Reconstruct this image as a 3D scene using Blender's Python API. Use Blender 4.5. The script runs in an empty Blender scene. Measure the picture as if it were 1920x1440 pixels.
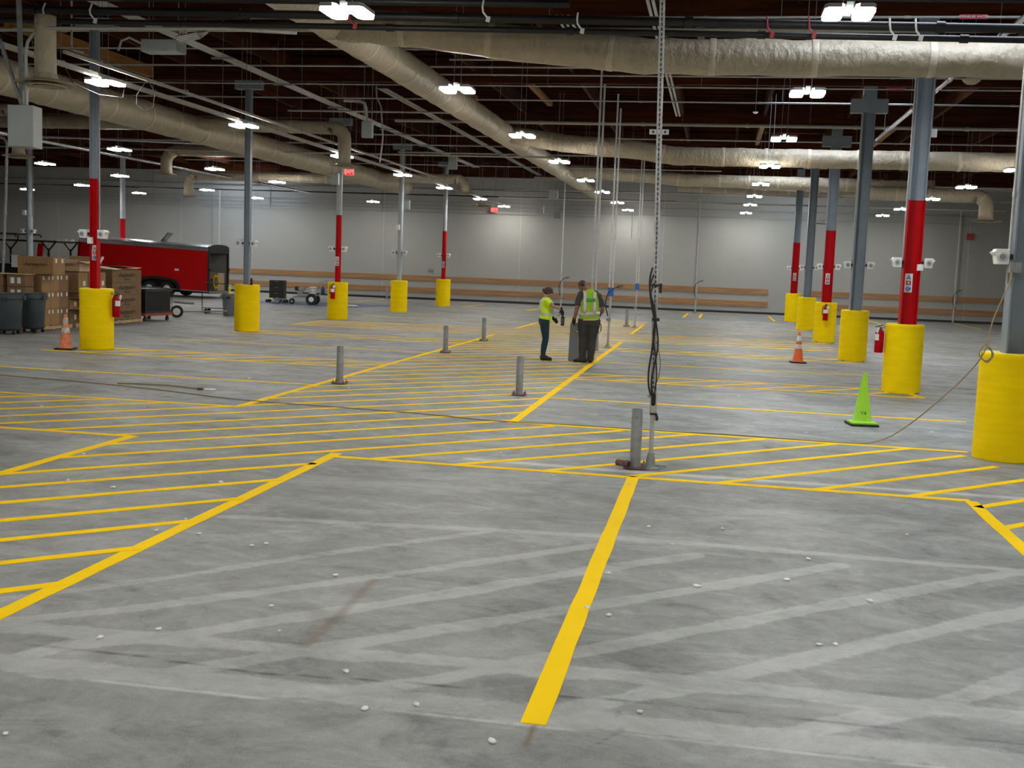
import bpy, bmesh, math, random
import numpy as np
from mathutils import Vector, Matrix, Euler, noise
random.seed(4)
SC = bpy.context.scene
COL = SC.collection
PI = math.pi
R = math.radians

# ------------------------------------------------------------------ camera
cam_d = bpy.data.cameras.new('camera')
cam_d.sensor_fit = 'HORIZONTAL'; cam_d.sensor_width = 36.0
cam_d.lens = 2108.9 / 1920 * 36.0
cam_d.clip_end = 300
cam = bpy.data.objects.new('camera', cam_d); COL.objects.link(cam)
cr = Vector((0.98342296, 0.1774485, 0.03730017))
cu = Vector((-0.05527186, 0.09743802, 0.99370562))
cf = Vector((-0.17269711, 0.97929457, -0.10563069))
cam.matrix_world = Matrix(((cr.x, cu.x, -cf.x, 0), (cr.y, cu.y, -cf.y, 0), (cr.z, cu.z, -cf.z, 2.008), (0, 0, 0, 1)))
SC.camera = cam

# ------------------------------------------------------------------ world, view, light levels
w = bpy.data.worlds.new('world'); SC.world = w; w.use_nodes = True
w.node_tree.nodes['Background'].inputs[0].default_value = (0.6, 0.75, 1, 1)
w.node_tree.nodes['Background'].inputs[1].default_value = 0.3
SC.view_settings.view_transform = 'Standard'; SC.view_settings.look = 'None'
SC.view_settings.gamma = 1; SC.view_settings.use_curve_mapping = False
SC.view_settings.exposure = 1.52
LAMP = 40.0        # radiance of the fixture lenses
SKYL = 6.0        # radiance of the rooflights

# ------------------------------------------------------------------ materials
MATS = {}
def mat(name, col, rough=0.6, metal=0.0, var=0.0, scale=3.0, bump=0.0, bscale=40.0, emit=None, estr=0.0, stretch=None, spec=0.5, col2=None):
    if name in MATS: return MATS[name]
    m = bpy.data.materials.new(name); m.use_nodes = True
    nt = m.node_tree; N = nt.nodes; L = nt.links
    b = N['Principled BSDF']
    b.inputs['Base Color'].default_value = (*col, 1)
    b.inputs['Roughness'].default_value = rough; b.inputs['Metallic'].default_value = metal
    b.inputs['Specular IOR Level'].default_value = spec
    if emit:
        b.inputs['Emission Color'].default_value = (*emit, 1); b.inputs['Emission Strength'].default_value = estr
    tc = N.new('ShaderNodeTexCoord'); mp = N.new('ShaderNodeMapping')
    L.new(tc.outputs['Object'], mp.inputs[0])
    if stretch: mp.inputs['Scale'].default_value = stretch
    nz = N.new('ShaderNodeTexNoise'); nz.inputs['Scale'].default_value = scale; nz.inputs['Detail'].default_value = 6
    L.new(mp.outputs[0], nz.inputs['Vector'])
    cr_ = N.new('ShaderNodeValToRGB')
    c2 = col2 if col2 else tuple(c * (1 - var) for c in col)
    c1 = col if col2 else tuple(min(1, c * (1 + var)) for c in col)
    cr_.color_ramp.elements[0].position = 0.3; cr_.color_ramp.elements[1].position = 0.7
    cr_.color_ramp.elements[0].color = (*c2, 1); cr_.color_ramp.elements[1].color = (*c1, 1)
    L.new(nz.outputs['Fac'], cr_.inputs[0]); L.new(cr_.outputs[0], b.inputs['Base Color'])
    if bump:
        n2 = N.new('ShaderNodeTexNoise'); n2.inputs['Scale'].default_value = bscale; n2.inputs['Detail'].default_value = 4
        L.new(mp.outputs[0], n2.inputs['Vector'])
        bp = N.new('ShaderNodeBump'); bp.inputs['Strength'].default_value = bump; bp.inputs['Distance'].default_value = 0.05 if name == 'beige_duct_wrap' else 0.02
        L.new(n2.outputs['Fac'], bp.inputs['Height']); L.new(bp.outputs[0], b.inputs['Normal'])
    MATS[name] = m
    return m

M_paint = mat('yellow_line_paint', (0.98, 0.62, 0.0), 0.7, var=0.03, scale=2, bump=0.15, bscale=60, spec=.08)
M_foam = mat('yellow_guard_foam', (0.97, 0.68, 0.0), 0.7, var=0.06, scale=2.5, bump=0.3, bscale=55, stretch=(1, 1, 3), spec=.12)
M_foamtop = mat('guard_rim', (0.80, 0.66, 0.12), 0.6, var=0.05)
M_red = mat('red_paint', (0.42, 0.0, 0.003), 0.5, var=0.10, scale=4, spec=.15)
M_grey = mat('grey_column_paint', (0.20, 0.235, 0.27), 0.5, var=0.10, scale=3, bump=0.1)
M_lgrey = mat('light_grey_column_paint', (0.36, 0.39, 0.41), 0.45, var=0.10, scale=3)
M_galv = mat('galvanised_steel', (0.50, 0.51, 0.52), 0.42, 0.25, var=0.2, scale=20)
M_galvd = mat('dull_galvanised_steel', (0.25, 0.26, 0.26), 0.5, 0.2, var=0.22, scale=14)
M_emt = mat('conduit_steel', (0.42, 0.42, 0.40), 0.42, 0.2, var=0.12, scale=8)
M_rack = mat('raceway_paint', (0.40, 0.38, 0.33), 0.55, 0.1, var=0.08, scale=8)
M_rust = mat('rusty_steel', (0.20, 0.10, 0.08), 0.8, 0.2, var=0.4, scale=25)
M_black = mat('black_iron', (0.010, 0.010, 0.011), 0.5, 0.2, var=0.3, scale=10)
M_blkpl = mat('black_plastic', (0.012, 0.012, 0.013), 0.45, var=0.3, scale=10)
M_rubber = mat('black_rubber', (0.014, 0.014, 0.014), 0.8, var=0.3, scale=10)
M_duct = mat('beige_duct_wrap', (0.44, 0.372, 0.268), 0.42, var=0.08, scale=5, bump=1.0, bscale=11, stretch=(1.0, 1.0, .55))
M_tape = mat('duct_tape_band', (0.56, 0.48, 0.36), 0.4, var=0.06, scale=6, bump=0.3)
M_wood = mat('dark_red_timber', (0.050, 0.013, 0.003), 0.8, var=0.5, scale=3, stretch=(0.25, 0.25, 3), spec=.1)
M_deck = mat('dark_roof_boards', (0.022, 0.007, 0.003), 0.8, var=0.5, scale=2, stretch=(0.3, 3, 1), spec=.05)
M_glulam = mat('ochre_glulam', (0.26, 0.12, 0.03), 0.6, var=0.25, scale=3, stretch=(0.3, 0.3, 5), spec=.2)
M_board = mat('varnished_rail_board', (0.32, 0.165, 0.065), 0.5, var=0.22, scale=2.2, stretch=(0.35, 1, 6))
M_wall = mat('offwhite_painted_wall', (0.325, 0.322, 0.296), 0.7, var=0.045, scale=0.35, bump=0.05, bscale=6)
M_wallw = mat('white_plaster', (0.74, 0.74, 0.73), 0.6, var=0.03)
M_white = mat('white_plastic', (0.78, 0.78, 0.77), 0.4, var=0.03)
M_wgrey = mat('grey_enamel_box', (0.34, 0.37, 0.37), 0.45, var=0.06, scale=4)
M_blue = mat('blue_tape', (0.02, 0.12, 0.42), 0.5, var=0.15, scale=20)
M_card = mat('brown_cardboard', (0.30, 0.17, 0.065), 0.75, var=0.10, scale=4, bump=0.1)
M_card2 = mat('dark_brown_cardboard', (0.20, 0.115, 0.048), 0.75, var=0.12, scale=4)
M_cardl = mat('pale_cardboard', (0.50, 0.36, 0.22), 0.75, var=0.10, scale=4)
M_ink = mat('black_ink', (0.02, 0.015, 0.012), 0.8)
M_label = mat('white_paper_label', (0.72, 0.72, 0.70), 0.7, var=0.06, scale=30)
M_pallet = mat('pale_pallet_wood', (0.46, 0.32, 0.17), 0.8, var=0.25, scale=6, stretch=(1, 1, 4))
M_bin = mat('grey_bin_plastic', (0.045, 0.056, 0.062), 0.5, var=0.12, scale=4)
M_bing = mat('mid_grey_bin_plastic', (0.13, 0.14, 0.15), 0.5, var=0.2, scale=6)
M_orange = mat('orange_cone_plastic', (0.80, 0.13, 0.015), 0.45, var=0.12, scale=8)
M_orangef = mat('faded_orange_cone_plastic', (0.68, 0.20, 0.09), 0.6, var=0.22, scale=12)
M_refl = mat('white_reflective_collar', (0.62, 0.62, 0.62), 0.35, var=0.12, scale=14)
M_refld = mat('dirty_reflective_collar', (0.45, 0.44, 0.42), 0.6, var=0.45, scale=14)
M_lime = mat('lime_cone_plastic', (0.30, 0.62, 0.012), 0.4, var=0.06, scale=6)
M_trred = mat('trailer_red_skin', (0.50, 0.003, 0.005), 0.35, var=0.05, scale=2, spec=.25)
M_alu = mat('bright_aluminium', (0.72, 0.73, 0.76), 0.25, 0.9, var=0.1, scale=5)
M_exitr = mat('exit_red_glow', (0.9, 0.03, 0.02), 0.5, emit=(1.0, 0.03, 0.03), estr=4.0)
M_exitb = mat('exit_dark_face', (0.10, 0.005, 0.005), 0.5)
M_lens = mat('lit_lens', (1, 1, 1), 0.3, emit=(1.0, 0.985, 0.94), estr=LAMP)
M_sky = mat('lit_rooflight', (1, 1, 1), 0.3, emit=(0.72, 0.84, 1.0), estr=SKYL)
M_cord = mat('tan_cord', (0.30, 0.25, 0.12), 0.7, var=0.1)
M_skin = mat('skin', (0.42, 0.22, 0.15), 0.5, var=0.06, scale=20)
M_skin2 = mat('tanned_skin', (0.30, 0.145, 0.09), 0.5, var=0.08, scale=20)
M_hair = mat('brown_hair', (0.055, 0.025, 0.014), 0.6, var=0.3, scale=60, bump=0.5, bscale=120)
M_hair2 = mat('short_dark_hair', (0.05, 0.033, 0.022), 0.8, var=0.3, scale=80)
M_hivis = mat('neon_yellow_cloth', (0.62, 0.86, 0.010), 0.7, var=0.08, scale=12, bump=0.5, bscale=14)
M_vest = mat('lime_vest_mesh', (0.30, 0.52, 0.025), 0.8, var=0.12, scale=14, bump=0.5, bscale=16)
M_silver = mat('silver_tape', (0.55, 0.58, 0.56), 0.35, 0.2, var=0.08, scale=20)
M_pink = mat('pale_orange_tape', (0.66, 0.46, 0.32), 0.5, var=0.08, scale=20)
M_navy = mat('dark_teal_trousers', (0.010, 0.032, 0.045), 0.8, var=0.2, scale=14, bump=0.4, bscale=20)
M_char = mat('charcoal_trousers', (0.040, 0.038, 0.036), 0.85, var=0.25, scale=14, bump=0.5, bscale=18)
M_tee = mat('dark_grey_tshirt', (0.052, 0.050, 0.052), 0.85, var=0.2, scale=14)
M_glove = mat('black_glove', (0.010, 0.010, 0.012), 0.7, var=0.3, scale=30)
M_boot = mat('black_boot', (0.012, 0.009, 0.008), 0.6, var=0.3, scale=20)
M_ped = mat('grey_pedestal_skin', (0.25, 0.25, 0.245), 0.5, var=0.05, scale=2)
M_tarp = mat('blue_tarp', (0.09, 0.12, 0.23), 0.6, var=0.5, scale=5, bump=0.5, bscale=12)
M_eye = mat('dark_eye', (0.01, 0.01, 0.01), 0.3)
M_crumb = mat('white_crumb', (0.75, 0.75, 0.72), 0.7, var=0.1, scale=60)
M_signb = mat('sign_blue', (0.02, 0.10, 0.35), 0.5); M_signr = mat('sign_red', (0.35, 0.02, 0.03), 0.5); M_signg = mat('sign_green', (0.03, 0.14, 0.20), 0.5)
M_glass = mat('dark_window_glass', (0.02, 0.025, 0.03), 0.1)
M_trdark = mat('trailer_interior', (0.12, 0.12, 0.12), 0.7, var=0.3, scale=3)

# ------------------------------------------------------------------ mesh helpers
class MB:
    def __init__(s): s.bm = bmesh.new()
    def box(s, c, d, rot=None):
        m = Matrix.Translation(Vector(c))
        if rot is not None: m = m @ Euler(rot).to_matrix().to_4x4()
        m = m @ Matrix.Diagonal((d[0], d[1], d[2], 1))
        bmesh.ops.create_cube(s.bm, size=1, matrix=m); return s
    def bb(s, x0, x1, y0, y1, z0, z1): return s.box(((x0+x1)/2, (y0+y1)/2, (z0+z1)/2), (abs(x1-x0), abs(y1-y0), abs(z1-z0)))
    def cyl(s, a, b, r, r2=None, n=16, cap=True):
        a = Vector(a); b = Vector(b); d = b - a
        if r2 is None: r2 = r
        q = d.to_track_quat('Z', 'Y').to_matrix().to_4x4()
        m = Matrix.Translation((a + b) / 2) @ q
        bmesh.ops.create_cone(s.bm, cap_ends=cap, segments=n, radius1=r, radius2=r2, depth=d.length, matrix=m); return s
    def sph(s, c, r, n=14, sc=(1, 1, 1), rot=None):
        m = Matrix.Translation(Vector(c))
        if rot is not None: m = m @ Euler(rot).to_matrix().to_4x4()
        m = m @ Matrix.Diagonal((sc[0], sc[1], sc[2], 1))
        bmesh.ops.create_uvsphere(s.bm, u_segments=n, v_segments=max(6, n // 2 + 2), radius=r, matrix=m); return s
    def lathe(s, prof, c=(0, 0, 0), n=32, axis='Z', close=False):
        c = Vector(c); rings = []
        for r, z in prof:
            ring = []
            for i in range(n):
                a = 2 * PI * i / n
                v = Vector((r * math.cos(a), r * math.sin(a), z))
                if axis == 'X': v = Vector((v.z, v.x, v.y))
                if axis == 'Y': v = Vector((v.y, v.z, v.x))
                ring.append(s.bm.verts.new(c + v))
            rings.append(ring)
        for k in range(len(rings) - 1):
            for i in range(n):
                j = (i + 1) % n
                s.bm.faces.new((rings[k][i], rings[k][j], rings[k+1][j], rings[k+1][i]))
        if close:
            s.bm.faces.new(list(reversed(rings[0]))); s.bm.faces.new(rings[-1])
        return s
    def loft(s, secs, n=16, cap=True, wob=0.0, seed=0):
        # secs: list of (center, rx, ry) with frames following the path; rx along 'side', ry along 'up'
        P = [Vector(q[0]) for q in secs]; rings = []
        side = None
        for k, q in enumerate(secs):
            t = (P[min(k+1, len(P)-1)] - P[max(k-1, 0)]).normalized()
            if side is None:
                ref = Vector((1, 0, 0)) if abs(t.x) < 0.9 else Vector((0, 1, 0))
                side = (ref - t * ref.dot(t)).normalized()
            else: side = (side - t * side.dot(t)).normalized()
            up = t.cross(side)
            ring = []
            for i in range(n):
                a = 2 * PI * i / n
                f = 1.0
                if wob:
                    v0 = side * math.cos(a) + up * math.sin(a)
                    f += wob * noise.noise(P[k] * 3.1 + v0 * 1.3 + Vector((seed, 0, 0))) * 1.6
                ring.append(s.bm.verts.new(P[k] + side * (q[1] * f * math.cos(a)) + up * (q[2] * f * math.sin(a))))
            rings.append(ring)
        for k in range(len(rings) - 1):
            for i in range(n):
                j = (i + 1) % n
                s.bm.faces.new((rings[k][i], rings[k][j], rings[k+1][j], rings[k+1][i]))
        if cap:
            s.bm.faces.new(list(reversed(rings[0]))); s.bm.faces.new(rings[-1])
        return s
    def tube(s, pts, r, n=8, cap=True): return s.loft([(p, r, r) for p in pts], n, cap)
    def prism(s, poly, a, b, axis='Y'):
        # poly 2D extruded along axis from a to b.  'Y': poly=(x,z)  'X': poly=(y,z)  'Z': poly=(x,y)
        def v(p, t):
            if axis == 'Y': return Vector((p[0], t, p[1]))
            if axis == 'X': return Vector((t, p[0], p[1]))
            return Vector((p[0], p[1], t))
        A = [s.bm.verts.new(v(p, a)) for p in poly]; B = [s.bm.verts.new(v(p, b)) for p in poly]
        n = len(poly); s.bm.faces.new(A); s.bm.faces.new(list(reversed(B)))
        for i in range(n):
            j = (i + 1) % n
            s.bm.faces.new((A[j], A[i], B[i], B[j]))
        return s
    def build(s, name, m, parent=None, smooth=False, loc=None, bevel=0, label=None, rot=None):
        bmesh.ops.recalc_face_normals(s.bm, faces=s.bm.faces)
        me = bpy.data.meshes.new(name); s.bm.to_mesh(me); s.bm.free()
        if isinstance(m, (list, tuple)):
            for q in m: me.materials.append(q)
        else: me.materials.append(m)
        o = bpy.data.objects.new(name, me); COL.objects.link(o)
        if smooth:
            for p in me.polygons: p.use_smooth = True
            if smooth != 2:
                md = o.modifiers.new('edge', 'EDGE_SPLIT'); md.split_angle = R(38)
        if bevel:
            md = o.modifiers.new('bevel', 'BEVEL'); md.width = bevel; md.segments = 2; md.limit_method = 'ANGLE'
        if parent: o.parent = parent
        if loc: o.location = loc
        if rot: o.rotation_euler = rot
        if label: o['label'] = label
        return o

def tag(o, label, cat, group=None, kind=None):
    if label: o['label'] = label
    if cat: o['category'] = cat
    if group: o['group'] = group
    if kind: o['kind'] = kind
    return o
def thing(name, label, cat, loc=(0, 0, 0), rz=0, group=None):
    o = bpy.data.objects.new(name, None); COL.objects.link(o)
    o.empty_display_size = 0.1
    o.location = loc; o.rotation_euler = (0, 0, rz)
    return tag(o, label, cat, group)
def struct(o, label=None):
    o['kind'] = 'structure'
    if label: o['label'] = label
    return o
def kids(o): return [c for c in bpy.data.objects if c.parent == o]
def dup(o, loc=None, rz=None, label=None, group=None, parent=None):
    c = o.copy(); COL.objects.link(c)
    if parent is not None: c.parent = parent
    for ch in KIDS.setdefault(o.name, [k for k in bpy.data.objects if k.parent == o]):
        dup(ch, parent=c)
    if loc is not None: c.location = loc
    if rz is not None: c.rotation_euler = (0, 0, rz)
    if label: c['label'] = label
    if group: c['group'] = group
    return c
KIDS = {}
def textmesh(txt, size, m, name='lettering', parent=None, loc=(0, 0, 0), rot=(PI/2, 0, 0), depth=0.001, bold=0.0, sx=1.0):
    cu_ = bpy.data.curves.new('tmp', 'FONT'); cu_.body = txt; cu_.size = size; cu_.extrude = depth; cu_.offset = bold
    cu_.align_x = 'CENTER'; cu_.align_y = 'CENTER'
    t = bpy.data.objects.new('tmp', cu_); COL.objects.link(t)
    me = bpy.data.meshes.new_from_object(t)
    bpy.data.objects.remove(t); bpy.data.curves.remove(cu_)
    me.materials.clear(); me.materials.append(m)
    for v in me.vertices: v.co.x *= sx
    o = bpy.data.objects.new(name, me); COL.objects.link(o)
    o.parent = parent; o.location = loc; o.rotation_euler = rot
    return o
ORD = ['first', 'second', 'third', 'fourth', 'fifth', 'sixth', 'seventh', 'eighth', 'ninth', 'tenth', 'eleventh', 'twelfth', 'thirteenth', 'fourteenth', 'fifteenth', 'sixteenth', 'seventeenth', 'eighteenth', 'nineteenth', 'twentieth', 'twenty-first', 'twenty-second']

# ------------------------------------------------------------------ floor
XW0, XW1, YW0, YW1 = -42.7, 34.0, -16.0, 57.5
GH = [  # worn pale bands left by old striping: (polyline, half width, strength)
    ([(-6, 5.28), (-3.6, 5.25), (-2.3, 5.31), (-1.0, 5.38), (0, 5.44), (1.5, 5.40), (6, 5.42)], .075, 1.0),
    ([(-6, 4.74), (-3.3, 4.76), (-1.5, 4.83), (0, 4.84), (1.4, 4.87), (6, 4.88)], .095, 1.0),
    ([(-3.6, 7.98), (-1.6, 8.22), (-.8, 8.29), (.9, 8.29), (2.2, 8.25), (5, 8.3)], .06, .8),
    ([(-2.4, 11.20), (-.8, 11.10), (1, 11.12), (5, 11.1)], .05, 2.2),
    ([(-3.67, 5.3), (-3.12, 5.72), (-2.03, 6.73), (-1.3, 7.45), (-.72, 8.03)], .06, .85),
    ([(-3.3, 4.76), (-3.17, 5.04), (-2.73, 5.31), (-2.31, 5.72), (-1.41, 6.59), (-.74, 7.3), (-.04, 7.95)], .065, 1.0),
    ([(-2.55, 4.80), (-2.1, 5.2), (-1.35, 5.88), (-.34, 6.78), (.97, 8.0)], .065, 1.0),
    ([(-1.67, 4.78), (-1.22, 5.12), (-.29, 5.98), (1.0, 7.16), (2.21, 8.23)], .065, 1.0),
    ([(-.62, 4.85), (.08, 5.48), (1.01, 6.34), (1.96, 7.2), (3.0, 8.2)], .07, 1.0),
    ([(.35, 4.85), (1.2, 5.5), (2.1, 6.4), (3.2, 7.5)], .07, 1.0),
    ([(-3.74, 6.87), (-3.1, 7.55), (-2.49, 8.19)], .05, .5),
    ([(-3.9, 5.65), (-3.27, 6.29), (-2.54, 7.15), (-1.6, 8.15)], .055, .7),
]
CR = [([(-3.6, 5.01), (-2.75, 5.02), (-2.09, 4.97), (-1.51, 5.03), (-.96, 5.06), (0, 5.11), (1.44, 5.08), (3, 5.07)], .007, 1.0),
      ([(-.40, 4.55), (-.30, 4.75), (-.33, 4.95), (-.28, 5.2)], .004, .6), ([(-3.6, 4.655), (0.2, 4.72), (3, 4.76)], .006, -1.2)]
BR = [([(-1.99, 5.4), (-1.99, 5.97), (-2.01, 6.64)], .03, 1.0), ([(-.67, 4.7), (-.68, 4.5)], .012, 1.5)]
def seg_field(X, Y, items, jitter=0.0, soft=0.5):
    out = np.zeros_like(X)
    for pl, hw, st in items:
        best = np.full_like(X, 9.0)
        for (ax, ay), (bx, by) in zip(pl[:-1], pl[1:]):
            dx, dy = bx - ax, by - ay; l2 = dx*dx + dy*dy
            t = np.clip(((X-ax)*dx + (Y-ay)*dy) / l2, 0, 1)
            best = np.minimum(best, np.hypot(X-ax-t*dx, Y-ay-t*dy))
        w_ = hw * (1.28 if soft == 1.0 else 1) * (1 + jitter)
        v = np.clip((w_ * (1 + soft*.5) - best) / (w_ * soft), 0, 1) * st
        out = np.where(np.abs(v) > np.abs(out), v, out)
    return out
def make_floor():
    fx0, fx1, fy0, fy1, st = -5.0, 5.0, 3.6, 11.4, .025
    nx = int(round((fx1-fx0)/st))+1; ny = int(round((fy1-fy0)/st))+1
    xs = np.linspace(fx0, fx1, nx); ys = np.linspace(fy0, fy1, ny)
    X, Y = np.meshgrid(xs, ys)
    # slow wobble so that the ground-off stripes have ragged, wandering edges
    rs = np.random.RandomState(3)
    wob = np.zeros_like(X)
    for k in range(26):
        fxk, fyk = rs.uniform(-14, 14, 2); wob += np.sin(fxk*X + fyk*Y + rs.uniform(0, 6.28)) / 26 * 2.2
    wear = seg_field(X + wob*.02, Y + wob*.02, GH, jitter=wob*.35, soft=1.0)
    cx_ = seg_field(X + wob*.01, Y + wob*.012, CR, soft=1.2)
    br_ = seg_field(X, Y, BR, soft=1.2)
    co = np.stack([X.ravel(), Y.ravel(), np.zeros(X.size)], 1)
    idx = np.arange(nx*ny).reshape(ny, nx)
    q = np.stack([idx[:-1, :-1], idx[:-1, 1:], idx[1:, 1:], idx[1:, :-1]], -1).reshape(-1, 4)
    ex = np.array([(XW0, YW0, 0), (XW1, YW0, 0), (XW1, YW1, 0), (XW0, YW1, 0),
                   (fx0, YW0, 0), (fx1, YW0, 0), (fx0, YW1, 0), (fx1, YW1, 0)], float)
    b = nx*ny
    c00, c10, c11, c01 = idx[0, 0], idx[0, -1], idx[-1, -1], idx[-1, 0]
    q2 = np.array([(b+0, b+4, b+6, b+3), (b+5, b+1, b+2, b+7), (b+4, b+5, c10, c00), (c01, c11, b+7, b+6)])
    V = np.concatenate([co, ex]); Q = np.concatenate([q, q2])
    me = bpy.data.meshes.new('floor')
    me.vertices.add(len(V)); me.vertices.foreach_set('co', V.ravel())
    me.loops.add(Q.size); me.loops.foreach_set('vertex_index', Q.ravel().astype(np.int32))
    me.polygons.add(len(Q)); me.polygons.foreach_set('loop_start', np.arange(0, Q.size, 4, dtype=np.int32))
    me.update(calc_edges=True); me.validate()
    at = me.attributes.new('wear', 'FLOAT_COLOR', 'POINT')
    D = np.zeros((len(V), 4)); D[:nx*ny, 0] = wear.ravel()/2.2; D[:nx*ny, 1] = cx_.ravel()*.5+.5; D[nx*ny:, 1] = .5; D[:nx*ny, 2] = br_.ravel()/1.5; D[:, 3] = 1
    at.data.foreach_set('color', D.ravel())
    o = bpy.data.objects.new('floor', me); COL.objects.link(o)
    m = bpy.data.materials.new('stained_concrete'); m.use_nodes = True
    nt = m.node_tree; N = nt.nodes; L = nt.links; P_ = N['Principled BSDF']
    tc = N.new('ShaderNodeTexCoord')
    def nz(scale, detail, sx=1, sy=1, rot=0, dist=0.0, rough=.55):
        mp = N.new('ShaderNodeMapping'); mp.inputs['Scale'].default_value = (sx, sy, 1); mp.inputs['Rotation'].default_value = (0, 0, rot)
        L.new(tc.outputs['Object'], mp.inputs[0])
        n = N.new('ShaderNodeTexNoise'); n.inputs['Scale'].default_value = scale; n.inputs['Detail'].default_value = detail
        n.inputs['Distortion'].default_value = dist; n.inputs['Roughness'].default_value = rough
        L.new(mp.outputs[0], n.inputs['Vector']); return n.outputs['Fac']
    def mth(op, a, b_=None, c=None):
        n = N.new('ShaderNodeMath'); n.operation = op
        for i, v in enumerate((a, b_, c)):
            if v is None: continue
            if isinstance(v, (int, float)): n.inputs[i].default_value = v
            else: L.new(v, n.inputs[i])
        return n.outputs[0]
    def rng(v, a, b_, c, d):
        n = N.new('ShaderNodeMapRange'); n.inputs[1].default_value = a; n.inputs[2].default_value = b_; n.inputs[3].default_value = c; n.inputs[4].default_value = d
        L.new(v, n.inputs[0]); return n.outputs[0]
    big = rng(nz(.35, 5, 1, 1, .3, .6), .35, .65, -.13, .13)
    med = rng(nz(1.5, 9, .8, 1.15, .35, .9, .68), .37, .63, -.24, .24)
    strk = rng(nz(2.6, 9, .7, 1.3, .6, .9, .7), .48, .70, 0, .26)
    dark = rng(nz(1.7, 9, 1, 1.2, -.4, .9, .7), .55, .66, 0, -.26)
    fine = rng(nz(7, 10, 1, 1, .4, .4, .8), .3, .7, -.20, .20)
    grit = rng(nz(120, 3), .3, .7, -.13, .13)
    patch = rng(nz(.8, 9, .7, 1.5, .5, 1.3, .7), .56, .63, 0, .20)
    s = mth('ADD', mth('ADD', big, med), patch); s = mth('ADD', s, strk); s = mth('ADD', s, dark); s = mth('ADD', s, fine); s = mth('ADD', s, grit)
    atn = N.new('ShaderNodeAttribute'); atn.attribute_name = 'wear'
    sp = N.new('ShaderNodeSeparateColor'); L.new(atn.outputs['Color'], sp.inputs[0])
    w0 = mth('MULTIPLY', sp.outputs[0], 2.2)
    e_ = mth('ADD', mth('MINIMUM', w0, 1.0), mth('MULTIPLY', mth('SUBTRACT', nz(13, 9, .7, 1, .2, .4, .75), .5), 1.5))
    mk = rng(e_, .42, .72, 0, 1)
    st_ = mth('ADD', mth('MULTIPLY', mth('MAXIMUM', mth('SUBTRACT', w0, 1.0), 0.0), .35), .46)
    wr_ = mth('MULTIPLY', mth('MULTIPLY', mk, st_), mth('MINIMUM', mth('MULTIPLY', w0, 1.4), 1.0))
    s = mth('ADD', s, wr_)
    ck = mth('MULTIPLY', mth('SUBTRACT', sp.outputs[1], .5), -1.5)
    ckn = mth('MULTIPLY', ck, rng(nz(7, 4), .35, .5, .35, 1.0))
    s = mth('ADD', s, ckn)
    s = mth('MAXIMUM', mth('ADD', s, 1.0), .25)
    v = mth('MULTIPLY', s, .232)
    cc = N.new('ShaderNodeCombineColor')
    L.new(mth('MULTIPLY', v, 1.0), cc.inputs[0]); L.new(mth('MULTIPLY', v, 1.01), cc.inputs[1]); L.new(mth('MULTIPLY', v, .955), cc.inputs[2])
    mx = N.new('ShaderNodeMix'); mx.data_type = 'RGBA'; mx.inputs[7].default_value = (.135, .085, .028, 1)
    L.new(mth('MULTIPLY', sp.outputs[2], .75), mx.inputs[0]); L.new(cc.outputs[0], mx.inputs[6])
    L.new(mx.outputs[2], P_.inputs['Base Color'])
    L.new(rng(nz(1.1, 6, .6, 1.4, .2, .7), .3, .7, .42, .66), P_.inputs['Roughness'])
    P_.inputs['Specular IOR Level'].default_value = .35
    bp = N.new('ShaderNodeBump'); bp.inputs['Strength'].default_value = .12; bp.inputs['Distance'].default_value = .01
    L.new(nz(90, 4), bp.inputs['Height']); L.new(bp.outputs[0], P_.inputs['Normal'])
    me.materials.append(m)
    return struct(o, 'grey polished concrete floor with worn stripes, stains and hairline cracks')
floor = make_floor()

# painted striping: every stroke a child of the floor
strokes = []
def stroke(a, b, w_=.105):
    a = Vector((*a, 0)); b = Vector((*b, 0)); d = (b-a); l = d.length; t = d/l; s_ = Vector((-t.y, t.x, 0))
    strokes.append((a, b, w_, s_, l))
TH = .105
for a, b in [((-.68, 4.72), (-.68, 10.78)), ((-2.45, 13.98), (-2.45, 31.0)), ((-2.48, 35.0), (-2.48, 41.3)), ((-6.13, 13.93), (-6.13, 31.55)), ((-6.13, 35.2), (-6.1, 39.7)),
             ((-3.75, 3.2), (-3.75, 11.0)), ((-6.13, 4.0), (-6.13, 11.2)), ((2.42, 3.5), (2.42, 10.78)),
             ((-8.07, 48.9), (-8.05, 52.5)), ((-16.5, 49.5), (-16.55, 55.5)), ((-11.2, 49.6), (-11.2, 55)), ((-1.28, 49.4), (-1.2, 54.3)), ((-.6, 49.6), (-.54, 54.6)), ((2.6, 49.5), (2.6, 55)), ((7.2, 50.4), (7.2, 55.2)), ((11.25, 50.5), (11.25, 56.3))]:
    stroke(a, b, .115)
YL = 10.8
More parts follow.
